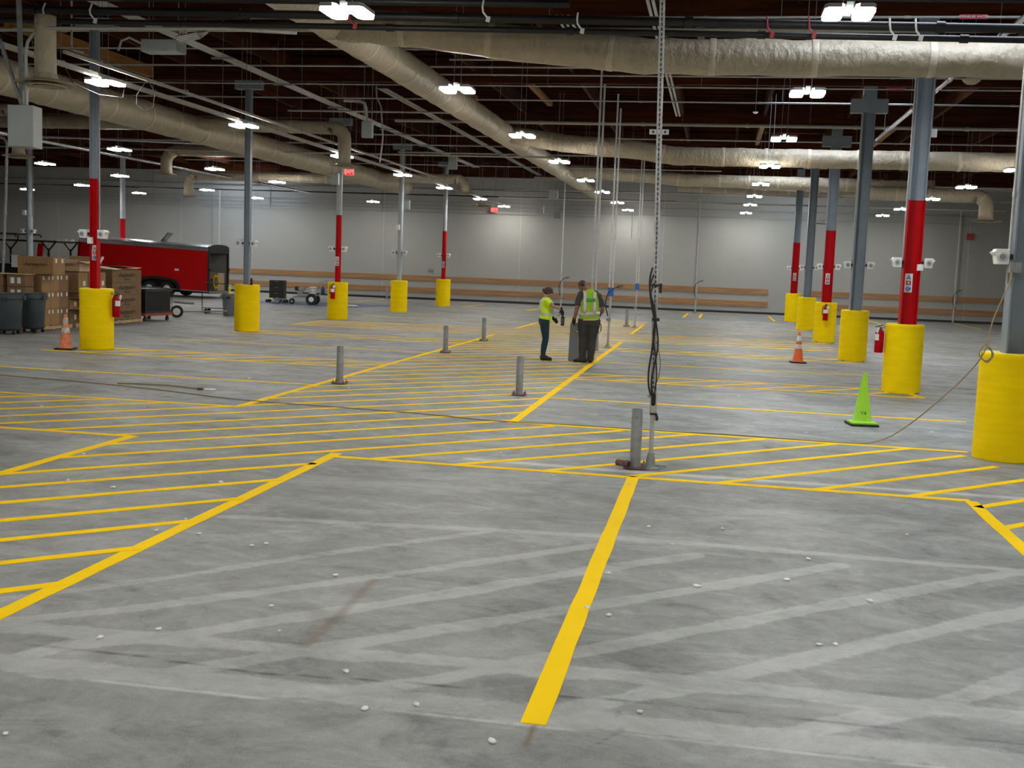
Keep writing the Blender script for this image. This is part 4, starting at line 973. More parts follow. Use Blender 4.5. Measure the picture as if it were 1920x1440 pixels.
mb = MB(); mb.box((0.02, 0, .012), (.16, .10, .012), (.05, .03, 0)); mb.build('paper_tag', M_label, root)
mb = MB(); mb.cyl((-.16, 0, .02), (-.08, 0, .02), .02, n=10); mb.build('plug', M_rust, root)
# striped cloth tucked behind the near right column
root = thing('striped_cloth', 'red and white striped cloth hanging on the near right column', 'cloth', (3.50, 13.36, 1.30), 0)
mb = MB(); k = 7
for i in range(k):
    mb.prism([(-.06+i*.016, .02), (-.05+i*.016, .02), (-.02+i*.018, -.25-.01*i), (-.035+i*.018, -.25-.01*i)], -.012-.006*(i % 2), -.006*(i % 2))
mb.bb(-.06, .05, -.01, .0, .0, .14); mb.build('red_stripes', M_signr, root)
mb = MB()
for i in range(k-1): mb.prism([(-.05+i*.016, .02), (-.044+i*.016, .02), (-.017+i*.018, -.24-.01*i), (-.02+i*.018, -.24-.01*i)], -.01, -.004)
mb.build('white_stripes', M_label, root)

# ------------------------------------------------------------------ exit signs
def exit_sign(x, y, z, s_, label, arrow=True):
    root = thing('exit_sign', label, 'exit sign', (x, y, z), 0, None)
    mb = MB(); mb.bb(-.19*s_, .19*s_, 0, .04, -.115*s_, .115*s_); mb.build('sign_case', M_exitb, root, bevel=.005)
    textmesh('EXIT', .19*s_, M_exitr, 'glowing_letters', root, (-.015*s_, -.004, 0), bold=.008*s_)
    mb = MB()
    for (a0, a1, b0, b1) in ((-.19, .19, .105, .115), (-.19, .19, -.115, -.105), (-.19, -.18, -.115, .115), (.18, .19, -.115, .115)): mb.bb(a0*s_, a1*s_, -.004, 0, b0*s_, b1*s_)
    mb.build('glowing_border', M_exitr, root)
    if arrow: mb = MB(); mb.prism([(.155*s_, .03*s_), (.155*s_, -.03*s_), (.178*s_, 0)], -.004, 0); mb.build('arrow', M_exitr, root)
    mb = MB(); mb.cyl((0, .02, .11*s_), (0, .02, 7.31-z), .008, n=6); mb.build('hanging_rod', M_galvd, root)
    return root
exit_sign(-11.58, 34.6, 4.72, .75, 'larger lit red EXIT sign hanging left of centre, by the third left column')
exit_sign(-11.3, 57.0, 4.74, .85, 'small distant lit red EXIT sign on the rear wall side, centre left', False)

# ------------------------------------------------------------------ crumbs of debris
DEB = [(-0.41, 8.73), (-0.59, 7.27), (-0.01, 7.14), (-0.5, 6.37), (0.67, 6.19), (0.76, 6.22), (-1.23, 4.79), (-0.82, 4.49), (-0.23, 4.98), (-2.82, 5.42), (-4.92, 8.65), (-5.42, 8.78), (-3.84, 7.79), (-3.54, 7.4), (-3.87, 7.39), (-3.06, 7.21), (-2.99, 7.29), (-0.69, 10.44), (-0.2, 8.2), (0.76, 8.09), (0.57, 7.48), (1.06, 7.14), (1.6, 9.14), (-2.78, 4.04), (-1.44, 4.68), (-1.67, 5.1), (-2.2, 5.57), (-8.78, 13.03), (-7.15, 13.32), (-8.27, 12.82), (-6.0, 9.99), (-4.19, 9.17), (-2.41, 5.97), (-2.27, 6.68), (-4.56, 14.19), (-4.15, 12.86), (-2.73, 14.56), (-2.14, 11.63), (-3.26, 11.34), (0.55, 18.02), (1.25, 14.73), (1.82, 14.99), (2.93, 15.53), (2.37, 12.47), (-5.51, 16.67), (0.48, 18.61), (-0.63, 18.59), (-1.71, 18.01), (-3.04, 5.21), (-1.43, 10.57), (-0.64, 6.48), (1.63, 15.25), (-7.38, 17.18), (0.16, 8.85)]
crumbs = []
for v in range(5):
    mb = MB(); bmesh.ops.create_icosphere(mb.bm, subdivisions=2, radius=1)
    for q in mb.bm.verts:
        q.co *= 1 + .45*noise.noise(q.co*1.3 + Vector((v*7, 0, 0)))
        q.co = Vector((q.co.x*.022, q.co.y*.015, max(-.004, q.co.z*.010)))
    crumbs.append(mb)
first = []
for v, mb in enumerate(crumbs):
    o = mb.build('debris_crumb', M_crumb, None, smooth=2); first.append(o)
for i, (x, y) in enumerate(DEB):
    o = first[i] if i < 5 else first[i % 5].copy()
    if i >= 5: COL.objects.link(o)
    s_ = random.uniform(.7, 1.25)
    o.location = (x, y, .004*s_+.001); o.rotation_euler = (0, 0, random.uniform(0, 6)); o.scale = (s_, s_, s_)
    tag(o, 'small white crumb of debris on the concrete floor', 'debris', 'white crumbs scattered on the floor')

# ------------------------------------------------------------------ cardboard boxes on pallets (left)
def pallet(x0, x1, y0, y1, label, z=0.0):
    root = thing('pallet', label, 'pallet', ((x0+x1)/2, (y0+y1)/2, z), 0, 'wooden pallets under the boxes')
    w2, d2 = (x1-x0)/2, (y1-y0)/2
    for s_ in (-1, 0, 1):
        mb = MB(); mb.bb(s_*(w2-.05)-.045, s_*(w2-.05)+.045, -d2, d2, .018, .09); mb.build('stringer', M_pallet, root)
    mb = MB(); n = 6
    for i in range(n):
        y = -d2 + (2*d2-.09)*i/(n-1); mb.bb(-w2, w2, y, y+.09, .09, .108)
    for i in (0, 2, 5):
        y = -d2 + (2*d2-.09)*i/(n-1); mb.bb(-w2, w2, y, y+.09, 0, .018)
    mb.build('deck_boards', M_pallet, root)
    return root
def logo(parent, c, size, face):
    # printed word mark with a dash at both ends and a small line below
    rot = (PI/2, 0, 0) if face == 'F' else (PI/2, 0, PI/2)
    textmesh('-chargepoin+-', size, M_ink, 'printed_logo', parent, c, rot, bold=.002)
    mb = MB(); k = size*.95
    if face == 'F': mb.bb(c[0]-k, c[0]+k, c[1]-.0005, c[1]+.001, c[2]-size*.80, c[2]-size*.68)
    else: mb.bb(c[0]-.001, c[0]+.0005, c[1]-k, c[1]+k, c[2]-size*.80, c[2]-size*.68)
    mb.build('printed_line', M_card2 if face == 'F' else M_ink, parent)
NB = [0]
def carton(x0, x1, y0, y1, z0, z1, label, m=M_card, logoF=None, logoR=None, labels=(), labF=(), open_=False, group='stacked cardboard boxes'):
    cx_, cy_, cz_ = (x0+x1)/2, (y0+y1)/2, z0
    root = thing('cardboard_box', label, 'box', (cx_, cy_, cz_), 0, group)
    w2, d2, h = (x1-x0)/2-.002, (y1-y0)/2-.002, z1-z0-.003
    mb = MB()
    if open_:
        for a in ((-w2, w2, -d2, -d2+.006), (-w2, w2, d2-.006, d2), (-w2, -w2+.006, -d2, d2), (w2-.006, w2, -d2, d2)): mb.bb(*a, 0, h)
        mb.bb(-w2, w2, -d2, d2, 0, .006)
    else: mb.bb(-w2, w2, -d2, d2, 0, h)
    mb.build('box_body', m, root, bevel=0 if open_ else .004)
    if open_:
        for (c, dd, ro) in (((0, -d2-.09, h+.05), (2*w2*.95, .2, .005), (.5, 0, 0)), ((w2+.10, 0, h+.03), (.22, 2*d2*.9, .005), (0, .25, 0)), ((0, d2+.06, h+.10), (2*w2*.95, .2, .005), (-1.0, 0, 0))):
            mb = MB(); mb.box(c, dd, ro); mb.build('flap', M_cardl, root)
    else:
        mb = MB(); mb.bb(-.03, .03, -d2, d2, h, h+.0015); mb.build('tape_strip', M_cardl, root)
    if logoF: logo(root, (0, -d2-.002, h*.55), logoF, 'F')
    if logoR: logo(root, (w2+.002, 0, h*.60), logoR, 'R')
    for (u, v, a, b) in labels:      # on the +X side: centre u along Y, v up
        mb = MB(); mb.bb(w2, w2+.002, u-a/2, u+a/2, v-b/2, v+b/2); mb.build('paper_label', M_label, root)
    for (u, v, a, b) in labF:
        mb = MB(); mb.bb(u-a/2, u+a/2, -d2-.002, -d2, v-b/2, v+b/2); mb.build('paper_label', M_label, root)
    return root
XB = -15.9
pallet(-16.95, XB+.02, 24.6, 25.95, 'wooden pallet under the nearer stack of labelled boxes')
yy = [24.68, 25.06, 25.43, 25.82]
for r in range(3):
    for c in range(3):
        z0 = .11+.413*r
        d = yy[c+1]-yy[c]
        carton(-16.72, XB, yy[c], yy[c+1], z0, z0+.413, 'brown labelled box in the nearer pallet stack, %s row, %s' % (('bottom', 'middle', 'top')[r], ('left column', 'centre column', 'right column')[c]),
               M_card if c < 2 else M_card2, labels=[(-d*.30, .33, .055, .09), (d*.30, .33, .055, .09)], group='boxes in the nearer pallet stack')
carton(-16.50, -15.56, 24.62, 25.12, 1.355, 1.775, 'long brown box with printed logo lying on top of the nearer stack', M_card, logoF=.12, labels=[(-.12, .33, .08, .1), (.14, .33, .08, .1)])
# dark boxes behind the bins
for i, (x0, x1) in enumerate(((-17.3, -16.60), (-16.50, -16.03))):
    for r in range(2):
        z0 = .77+.285*r
        carton(x0-.0, x1, 24.2, 24.56, z0, z0+.28, 'dark brown box with white labels behind the bins, %s %s' % (('upper', 'lower')[1-r], ('left', 'right')[i]), M_card2, labF=[(-.09, .14, .1, .14), (.08, .14, .09, .14)], group='dark labelled boxes behind the bins')
carton(-17.4, -16.03, 24.2, 24.58, .11, .74, 'large plain brown box under the dark labelled boxes', M_card2)
pallet(-17.5, -16.03, 24.1, 24.58, 'wooden pallet under the dark labelled boxes')
carton(-17.4, -16.0, 24.15, 24.58, 1.335, 1.36, 'flat pale cardboard sheet on top of the dark boxes', M_cardl)
# middle pallet with shelves of boxes, partly behind the column
pallet(-17.0, XB+.0, 26.15, 27.5, 'wooden pallet partly behind the nearest left column guard')
for r, (z0, z1) in enumerate(((.11, .45), (.48, .74), (.77, .90), (.93, 1.40))):
    for c, (a, b) in enumerate(((26.2, 26.62), (26.66, 27.1), (27.12, 27.5))):
        if r == 3 and c == 0: b = 26.64
        carton(-16.75, XB+.04-(0.25 if (r in (0, 1) and c == 0) else 0), a, b, z0, z1, 'brown box in the middle stack, %s row, %s' % (('bottom', 'second', 'third', 'top')[r], ('left', 'centre', 'right')[c]),
               (M_card2, M_card)[(r+c) % 2], labels=[(.05, (z1-z0)*.4, .1, .12)] if (z1-z0) > .15 else (), group='boxes in the middle stack')
    if r < 3:
        mb = MB(); mb.bb(-16.8, XB+.08, 26.18, 27.52, z1+.004, z1+.024); tag(mb.build('board_sheet', M_cardl), 'pale board layer in the middle box stack, %s from the floor' % ORD[r], 'board', 'board layers in the middle stack')
carton(-16.7, XB, 26.3, 27.1, 1.41, 1.62, 'open pale box with raised flaps on the middle stack', M_cardl, open_=True)
# big stack with four logos
pallet(-17.0, XB+.02, 27.85, 29.5, 'wooden pallet under the tall stack of four logo boxes')
for r in range(4):
    z0 = .11+.338*r
    carton(-16.9, XB, 27.9, 29.46, z0, z0+.336, 'wide brown box with printed logo, %s in the stack of four' % ('lowest', 'second from the floor', 'third from the floor', 'topmost')[r], M_card2, logoR=.17, group='four wide logo boxes')
root = thing('torn_cardboard', 'torn pale cardboard flaps lying on the stack of four logo boxes', 'cardboard', (-16.3, 28.6, 1.50), 0)
mb = MB(); mb.box((0, -.5, .02), (.9, .5, .008), (.05, .1, .2)); mb.box((.1, .1, .03), (.8, .6, .008), (-.08, -.05, -.1)); mb.box((.1, .6, .02), (.7, .35, .008), (.1, .03, .1)); mb.build('sheet', M_cardl, root)
mb = MB(); mb.box((.05, -.72, .16), (.05, .4, .05), (.7, 0, 0)); mb.build('tube_end', M_white, root)

# ------------------------------------------------------------------ bins
def bin_(x, y, label, h=.92, r=.29, m=M_bin, dolly=True):
    root = thing('rubbish_bin', label, 'bin', (x, y, 0), random.uniform(-.3, .3), 'grey bins')
    b = .12 if dolly else .0
    mb = MB(); mb.lathe([(0, b+.004), (r*.78, b), (r*.82, b+.02), (r*.97, h-.14), (r*1.05, h-.13), (r*1.06, h-.02), (r*1.1, h-.01), (r*1.08, h), (r*.98, h), (r*.95, h-.03), (r*.78, b+.03), (0, b+.03)], n=40); mb.build('bin_body', m, root, smooth=True)
    for s_ in (-1, 1):
        mb = MB(); mb.box((s_*r*1.10, 0, h-.1), (.05, .14, .10)); mb.build('handle', m, root)
    mb = MB(); mb.box((0, -r*1.06, h-.12), (.12, .03, .07)); mb.build('front_grip', M_blkpl, root)
    if dolly:
        mb = MB(); mb.lathe([(0, .09), (r*.85, .09), (r*.88, .12), (0, .12)], n=30); d_ = mb.build('dolly', M_blkpl, root, smooth=True)
        for k in range(4):
            a = PI/4+k*PI/2; mb = MB(); mb.cyl((r*.7*math.cos(a), r*.7*math.sin(a)-.015, .04), (r*.7*math.cos(a), r*.7*math.sin(a)+.015, .04), .038, n=14); mb.cyl((r*.7*math.cos(a), r*.7*math.sin(a), .05), (r*.7*math.cos(a), r*.7*math.sin(a), .10), .012, n=8); mb.build('caster', M_rubber, d_, smooth=True)
    return root
bin_(-15.78, 23.2, 'dark grey wheeled bin at the left edge, nearer of two', .94, .31)
bin_(-15.72, 24.05, 'dark grey wheeled bin at the left edge, farther of two', .93, .29)
bin_(-15.5, 34.45, 'mid grey bin standing left of the second left-row column', .72, .235, M_bing, dolly=False)
root = thing('bollard_marker', 'yellow and white striped delineator post sticking out of the grey bin', 'marker', (-15.5, 34.45, .03), 0)
mb = MB(); mb.lathe([(0, 0), (.045, 0), (.045, .75), (.035, .78), (.035, .82), (.055, .85), (.055, .88), (.03, .90), (.03, .93), (.05, .95), (.045, .98), (0, .985)], n=20); mb.build('post_body', M_foamtop, root, smooth=True)
mb = MB(); mb.lathe([(.0455, .45), (.0465, .451), (.0465, .58), (.0455, .581)], n=20); mb.build('white_band', M_label, root, smooth=True)
mb = MB(); mb.lathe([(.0455, .62), (.0465, .621), (.0465, .70), (.0455, .701)], n=20); mb.build('yellow_band', M_foam, root, smooth=True)

# ------------------------------------------------------------------ cage cart
root = thing('cage_trolley', 'black wire-sided crate on a red wheeled dolly beside the logo boxes', 'trolley', (-16.15, 30.25, 0), R(80))
mb = MB(); mb.bb(-.62, .62, -.42, .42, .16, .24); mb.build('red_deck', mat('worn_red_deck', (.30, .05, .03), .7, var=.3, scale=10), root)
for sx_ in (-1, 1):
    for sy_ in (-1, 1):
        mb = MB(); mb.cyl((sx_*.5, sy_*.32-.02, .065), (sx_*.5, sy_*.32+.02, .065), .062, n=18); mb.box((sx_*.5, sy_*.32, .12), (.05, .05, .09)); mb.build('caster', M_rubber, root, smooth=True)
mb = MB()
for s_ in (-1, 1):
    mb.bb(-.6, .6, s_*.41-.01, s_*.41+.01, .25, .30); mb.bb(-.6, .6, s_*.41-.015, s_*.41+.015, .85, .92)
    mb.bb(s_*.6-.015, s_*.6+.015, -.41, .41, .85, .92); mb.bb(s_*.6-.01, s_*.6+.01, -.41, .41, .25, .3)
    for i in range(15): mb.bb(-.6+i*1.2/14-.006, -.6+i*1.2/14+.006, s_*.41-.005, s_*.41+.005, .25, .9)
    for i in range(10): mb.bb(s_*.6-.005, s_*.6+.005, -.41+i*.82/9-.006, -.41+i*.82/9+.006, .25, .9)
    for i in range(1, 6): mb.bb(-.6, .6, s_*.41-.004, s_*.41+.004, .3+i*.09, .308+i*.09); mb.bb(s_*.6-.004, s_*.6+.004, -.41, .41, .3+i*.09, .308+i*.09)
mb.build('wire_sides', M_blkpl, root)
mb = MB(); mb.bb(-.57, .57, -.38, .38, .26, .86); mb.build('crate_load', M_blkpl, root)
mb = MB(); mb.bb(-.5, .5, -.35, .35, .86, .93); mb.build('crate_top', M_bin, root)
# hand truck behind it
root = thing('pallet_jack', 'low grey hand truck with one white-hubbed wheel behind the cage trolley', 'hand truck', (-16.2, 32.2, 0), R(20))
mb = MB(); mb.lathe([(.07, -.04), (.17, -.045), (.19, -.03), (.19, .03), (.17, .045), (.07, .04)], (0, 0, .19), n=28, axis='Y'); w_ = mb.build('wheel', M_rubber, root, smooth=True)
mb = MB(); mb.cyl((0, -.052, .19), (0, .052, .19), .11, n=20); mb.build('hub', M_refl, w_, smooth=True)
mb = MB(); mb.tube([(0, 0, .19), (.4, 0, .20), (1.5, .1, .24)], .025, 8); mb.tube([(-.1, .1, .5), (.3, .1, .46), (.5, .1, .46)], .05, 10); mb.build('draw_bar', M_galvd, root, smooth=True)
root = thing('flat_cart', 'low grey platform cart with a thin black push handle left of the grey bin', 'cart', (-16.35, 35.5, 0), R(12))
mb = MB(); mb.bb(-.5, .75, -.3, .3, .17, .21); mb.build('platform', M_galvd, root)
for sx_ in (-.38, .62):
    for sy_ in (-.22, .22):
        mb = MB(); mb.cyl((sx_, sy_-.02, .075), (sx_, sy_+.02, .075), .075, n=16); mb.box((sx_, sy_, .14), (.04, .05, .06)); mb.build('caster', M_rubber, root, smooth=True)
mb = MB(); mb.tube([(-.5, -.25, .02), (-.5, -.25, .95), (-.44, -.25, 1.03), (.35, -.25, 1.0), (.4, -.25, .98)], .014, 8); mb.build('push_handle', M_black, root, smooth=True)

# ------------------------------------------------------------------ red enclosed trailer
TX, TY = -22.25, 47.2      # rear near corner
troot = thing('cargo_trailer', 'long red enclosed trailer with a silver top edge and open black rear end', 'trailer', (TX, TY, 0), R(0))
tb = bpy.data.objects.new('trailer_body', None)
Lt, Wt, z0, z1 = 6.3, 2.1, .26, 2.12
tilt = .035
def tz(x): return -x*tilt      # nose (negative x) rides higher
mb = MB()
def slab(mb, x0, x1, y0, y1, a, b):
    v = [mb.bm.verts.new(p) for p in ((x0, y0, a+tz(x0)), (x1, y0, a+tz(x1)), (x1, y1, a+tz(x1)), (x0, y1, a+tz(x0)), (x0, y0, b+tz(x0)), (x1, y0, b+tz(x1)), (x1, y1, b+tz(x1)), (x0, y1, b+tz(x0)))]
    for f in ((0, 3, 2, 1), (4, 5, 6, 7), (0, 1, 5, 4), (1, 2, 6, 5), (2, 3, 7, 6), (3, 0, 4, 7)): mb.bm.faces.new([v[i] for i in f])
# near wall with the wheel cut-out as an arch polygon
arch = []
cxw = -2.45; aw = 1.02; ah = .42
poly = [(-Lt, z0), (cxw-aw, z0)] + [(cxw-aw*math.cos(a), z0+ah*math.sin(a)**.6) for a in [PI*i/12 for i in range(1, 12)]] + [(cxw+aw, z0), (0, z0), (0, z1), (-Lt, z1), (-Lt-.12, (z0+z1)/2)]
pass
v1 = [mb.bm.verts.new((p[0], 0, p[1]+tz(p[0]))) for p in poly]; v2 = [mb.bm.verts.new((p[0], .04, p[1]+tz(p[0]))) for p in poly]
mb.bm.faces.new(v1); mb.bm.faces.new(list(reversed(v2)))
for i in range(len(poly)):
    j = (i+1) % len(poly); mb.bm.faces.new((v1[j], v1[i], v2[i], v2[j]))
slab(mb, -Lt, 0, Wt-.04, Wt, z0, z1)
nb = mb.build('side_walls', M_trred, troot)
mb = MB(); slab(mb, -Lt, -Lt+.05, 0, Wt, z0, z1)
v = [mb.bm.verts.new(p) for p in ((-Lt, 0, z0+tz(-Lt)), (-Lt-.7, Wt/2, z0+tz(-Lt)), (-Lt, Wt, z0+tz(-Lt)), (-Lt, 0, z1+tz(-Lt)), (-Lt-.7, Wt/2, z1+tz(-Lt)), (-Lt, Wt, z1+tz(-Lt)))]
for f in ((0, 1, 4, 3), (1, 2, 5, 4), (0, 2, 1), (3, 4, 5)): mb.bm.faces.new([v[i] for i in f])
mb.build('nose_cone', M_trred, troot)
mb = MB(); slab(mb, -Lt, -.02, Wt-.06, Wt-.04, z0, z1); mb.build('inner_lining', M_ped, troot)
mb = MB(); slab(mb, -Lt, 0, 0, Wt, z0, z0+.05); mb.build('trailer_floor', M_trdark, troot)
mb = MB(); slab(mb, -Lt, -.9, .5, Wt-.06, z0+.05, z0+.9); slab(mb, -1.0, -.95, .06, Wt-.06, z0+.05, z1-.02); mb.build('load_inside', M_trdark, troot)
# rounded roof
mb = MB(); ns = 10
for x0_, x1_ in ((-Lt, 0),):
    sec = [(Wt/2-(Wt/2)*math.cos(PI*i/ns), z1+.26*math.sin(PI*i/ns)**.5) for i in range(ns+1)]
    A = [mb.bm.verts.new((x0_, p[0], p[1]+tz(x0_))) for p in sec]; B = [mb.bm.verts.new((x1_, p[0], p[1]+tz(x1_))) for p in sec]
    for i in range(ns): mb.bm.faces.new((A[i], A[i+1], B[i+1], B[i]))
    mb.bm.faces.new(A); mb.bm.faces.new(list(reversed(B)))
mb.build('silver_roof', M_alu, troot, smooth=True)
mb = MB(); slab(mb, -Lt, 0, -.014, 0, z1-.03, z1+.11); mb.build('top_trim', M_alu, troot)
mb = MB(); slab(mb, -1.38, 0, -.012, 0, z0, z0+.05); mb.build('bottom_trim', M_alu, troot)
# rear frame
mb = MB(); e = .10
slab(mb, -.04, .03, -.01, e, z0-.04, z1+.05); slab(mb, -.04, .03, Wt-e, Wt+.01, z0-.04, z1+.05)
sec = [(Wt/2-(Wt/2+.01)*math.cos(PI*i/ns), z1+.03+.25*math.sin(PI*i/ns)**.5) for i in range(ns+1)]
pl = sec + [(Wt-.02, z1-.12), (.02, z1-.12)]
mb.prism(pl, -.05, .035, 'X'); mb.build('rear_frame', M_blkpl, troot)
mb = MB(); slab(mb, -.02, .04, 0, Wt, z0-.08, z0+.04); mb.build('rear_sill', M_galvd, troot)
for y in (.05, Wt-.05):
    mb = MB(); mb.sph((.05, y, 1.25), .05, 10); mb.build('marker_lamp', M_blkpl, troot, smooth=True)
# things in the open rear
mb = MB(); slab(mb, -.6, -.1, 1.2, 1.9, z0+.05, z0+.85); mb.build('panel_inside', M_cardl, troot)
mb = MB(); mb.lathe([(.25, -.02), (.30, -.02), (.30, .02), (.25, .02)], (-.1, 1.0, .72), n=30, axis='X'); mb.build('yellow_hose_coil', M_foam, troot, smooth=True)
mb = MB(); mb.sph((-.3, .42, 1.62), .22, 14, (.6, .5, .9)); mb.build('red_bag_inside', M_red, troot, smooth=True)
mb = MB(); mb.bb(-.45, -.1, .35, .8, z0+.06, z0+.62); mb.build('black_crate_inside', M_blkpl, troot, bevel=.02)
mb = MB(); mb.prism([(-2.9, z1+.30), (-2.4, z1+.30), (-2.4, z1+.33), (-2.9, z1+.33)], .8, 1.3); mb.box((-2.55, 1.05, z1+.52), (.62, .5, .04), (0, R(-48), 0)); mb.build('roof_vent', M_blkpl, troot)
mb = MB(); mb.bb(-1.62, -1.42, -.006, 0, 1.17, 1.26); mb.build('white_sticker', M_label, troot)
# fender, wheels
mb = MB(); outer = [(cxw-(aw+.10)*math.cos(PI*i/16), z0-.05+(ah+.18)*math.sin(PI*i/16)**.6) for i in range(17)]; inner = [(cxw-(aw-.02)*math.cos(PI*i/16), z0-.05+(ah+.07)*math.sin(PI*i/16)**.6) for i in range(16, -1, -1)]
mb.prism([(p[0], p[1]+tz(cxw)) for p in outer+inner], -.10, .03); mb.build('wheel_fender', M_blkpl, troot)
mb = MB(); mb.bb(cxw-1.0, cxw+1.0, .3, .34, .3, .85); mb.build('wheel_well', M_blkpl, troot)
for wx in (-.43, .43):
    for wy in (.14, Wt-.14):
        mb = MB(); mb.lathe([(.18, -.10), (.31, -.11), (.34, -.08), (.34, .08), (.31, .11), (.18, .10)], (cxw+wx, wy, .34), n=32, axis='Y'); wv = mb.build('wheel', M_rubber, troot, smooth=True)
        mb = MB(); mb.lathe([(0, -.05), (.06, -.09), (.10, -.05), (.18, -.07), (.185, 0), (0, 0)], (cxw+wx, wy, .34), n=28, axis='Y'); mb.build('white_hub', M_refl, wv, smooth=True)
mb = MB(); mb.bb(-6.4, -.2, .3, .38, z0-.06, z0); mb.bb(-6.4, -.2, Wt-.38, Wt-.3, z0-.06, z0); mb.bb(-8.0, -6.3, Wt/2-.05, Wt/2+.05, .50, .58); mb.build('chassis', M_blkpl, troot)
mb = MB(); mb.cyl((-7.6, Wt/2, 0), (-7.6, Wt/2, .9), .035, n=12); mb.build('nose_jack', M_galvd, troot)

# ------------------------------------------------------------------ rack truck behind the boxes
root = thing('work_truck', 'dark work truck with a black ladder rack, mostly hidden behind the box stacks', 'truck', (-30.6, 43.8, 0), R(4))
mb = MB(); mb.prism([(-2.9, .45), (2.7, .45), (2.7, 1.25), (-.6, 1.25), (-.7, 1.85), (-1.0, 1.95), (-2.0, 1.92), (-2.6, 1.3), (-3.4, 1.2), (-3.5, .5)], 0, 1.9); mb.build('truck_body', M_blkpl, root, bevel=.05)
mb = MB(); mb.bb(-1.9, -.9, -.01, 0, 1.32, 1.82); mb.build('side_window', M_glass, root)
mb = MB(); mb.bb(.95, 1.28, -.05, 0, 1.1, 1.62); mb.build('white_side_box', M_white, root)
for wx in (-2.6, 1.6):
    for wy in (.1, 1.8):
        mb = MB(); mb.lathe([(.2, -.12), (.36, -.13), (.39, -.1), (.39, .1), (.36, .13), (.2, .12)], (wx, wy, .39), n=28, axis='Y'); wv = mb.build('wheel', M_rubber, root, smooth=True)
        mb = MB(); mb.cyl((wx, wy-.1, .39), (wx, wy+.1, .39), .2, n=20); mb.build('hub', M_refl, wv, smooth=True)
for wy in (-.02, 1.86):
    mb = MB(); mb.bb(-3.0, 2.95, wy, wy+.06, 2.22, 2.28); mb.bb(-3.0, 1.2, wy, wy+.05, 2.50, 2.55)
    for x in (-3.0, -1.7, .0, 1.2): mb.bb(x, x+.05, wy, wy+.05, 2.28, 2.5)
    mb.build('rack_rail', M_black, root)
    for x in (-1.6, -.2, 2.6):
        mb = MB(); mb.bb(x-.035, x+.035, wy, wy+.06, 1.2, 1.95)
        mb.prism([(x-.03, 1.85), (x+.03, 1.85), (x+.36, 2.24), (x+.28, 2.24)], wy, wy+.05)
        mb.prism([(x-.03, 1.85), (x+.03, 1.85), (x-.28, 2.24), (x-.36, 2.24)], wy, wy+.05); mb.build('rack_leg', M_black, root)
for x in (-2.6, -1.3, 0, 1.3, 2.6):
    mb = MB(); mb.bb(x, x+.06, -.02, 1.92, 2.2, 2.26); mb.build('rack_cross_bar', M_black, root)
mb = MB(); mb.bb(-1.4, 3.1, .5, .62, 2.28, 2.40); mb.bb(-.6, 3.2, .8, 1.1, 2.28, 2.36); mb.bb(-2.6, 2.4, 1.3, 1.4, 2.28, 2.4); mb.build('planks_on_rack', M_refld, root)
mb = MB(); mb.box((2.05, .3, 1.75), (.22, .1, .8), (0, .12, 0)); mb.build('red_upright_load', M_red, root)
mb = MB(); mb.bb(1.7, 1.74, .1, .14, 1.2, 2.2); mb.box((.6, .4, 1.62), (2.9, .04, .04), (0, .03, 0)); mb.box((2.55, .1, 1.6), (.06, .06, .9), (0, -.5, 0)); mb.build('loose_bars', M_galvd, root)

# ------------------------------------------------------------------ striping machine, black drawers, tarp
root = thing('line_striper', 'wheeled line-striping machine with engine and tank beside the third left column', 'striping machine', (-16.9, 45.3, 0), R(8))
for y in (-.28, .28):
    mb = MB(); mb.lathe([(.11, -.07), (.21, -.085), (.235, -.06), (.235, .06), (.21, .085), (.11, .07)], (.25, y, .235), n=30, axis='Y'); wv = mb.build('rear_wheel', M_rubber, root, smooth=True)
    mb = MB(); mb.lathe([(0, -.06), (.05, -.075), (.07, -.04), (.115, -.06), (.12, 0), (0, 0)], (.25, y, .235), n=24, axis='Y'); mb.build('white_hub', M_white, wv, smooth=True)
mb = MB(); mb.lathe([(.05, -.03), (.11, -.04), (.125, 0), (.11, .04), (.05, .03)], (-.62, -.1, .125), n=24, axis='Y'); wv = mb.build('front_wheel', M_rubber, root, smooth=True)
mb = MB(); mb.cyl((-.62, -.14, .125), (-.62, -.06, .125), .05, n=16); mb.build('hub', M_galvd, wv)
mb = MB(); mb.tube([(-.62, -.1, .13), (-.6, -.1, .3), (-.45, 0, .34), (.3, 0, .34), (.55, 0, .45), (.62, 0, .95), (.75, 0, 1.02), (1.05, 0, 1.0)], .025, 8); mb.tube([(-.6, .12, .3), (.3, .2, .32)], .02, 8); mb.tube([(-.6, -.2, .3), (.3, -.2, .32)], .02, 8); mb.build('frame', M_galvd, root, smooth=True)
mb = MB(); mb.box((0, 0, .42), (.7, .4, .06)); mb.cyl((-.28, -.12, .52), (-.28, .12, .52), .12, n=20); mb.box((-.3, 0, .66), (.38, .3, .12)); mb.build('engine', M_galvd, root, bevel=.015)
mb = MB(); mb.box((-.42, -.05, .66), (.16, .22, .18)); mb.build('black_engine_cover', M_blkpl, root, bevel=.03)
mb = MB(); mb.lathe([(.0, .46), (.15, .46), (.16, .50), (.16, .68), (.15, .70), (.0, .71)], (.24, 0, 0), n=28); mb.build('paint_tank', M_galv, root, smooth=True)
mb = MB(); mb.lathe([(.17, .70), (.19, .72), (.10, .76), (0, .765)], (.24, 0, 0), n=28); mb.build('white_tank_lid', M_white, root, smooth=True)
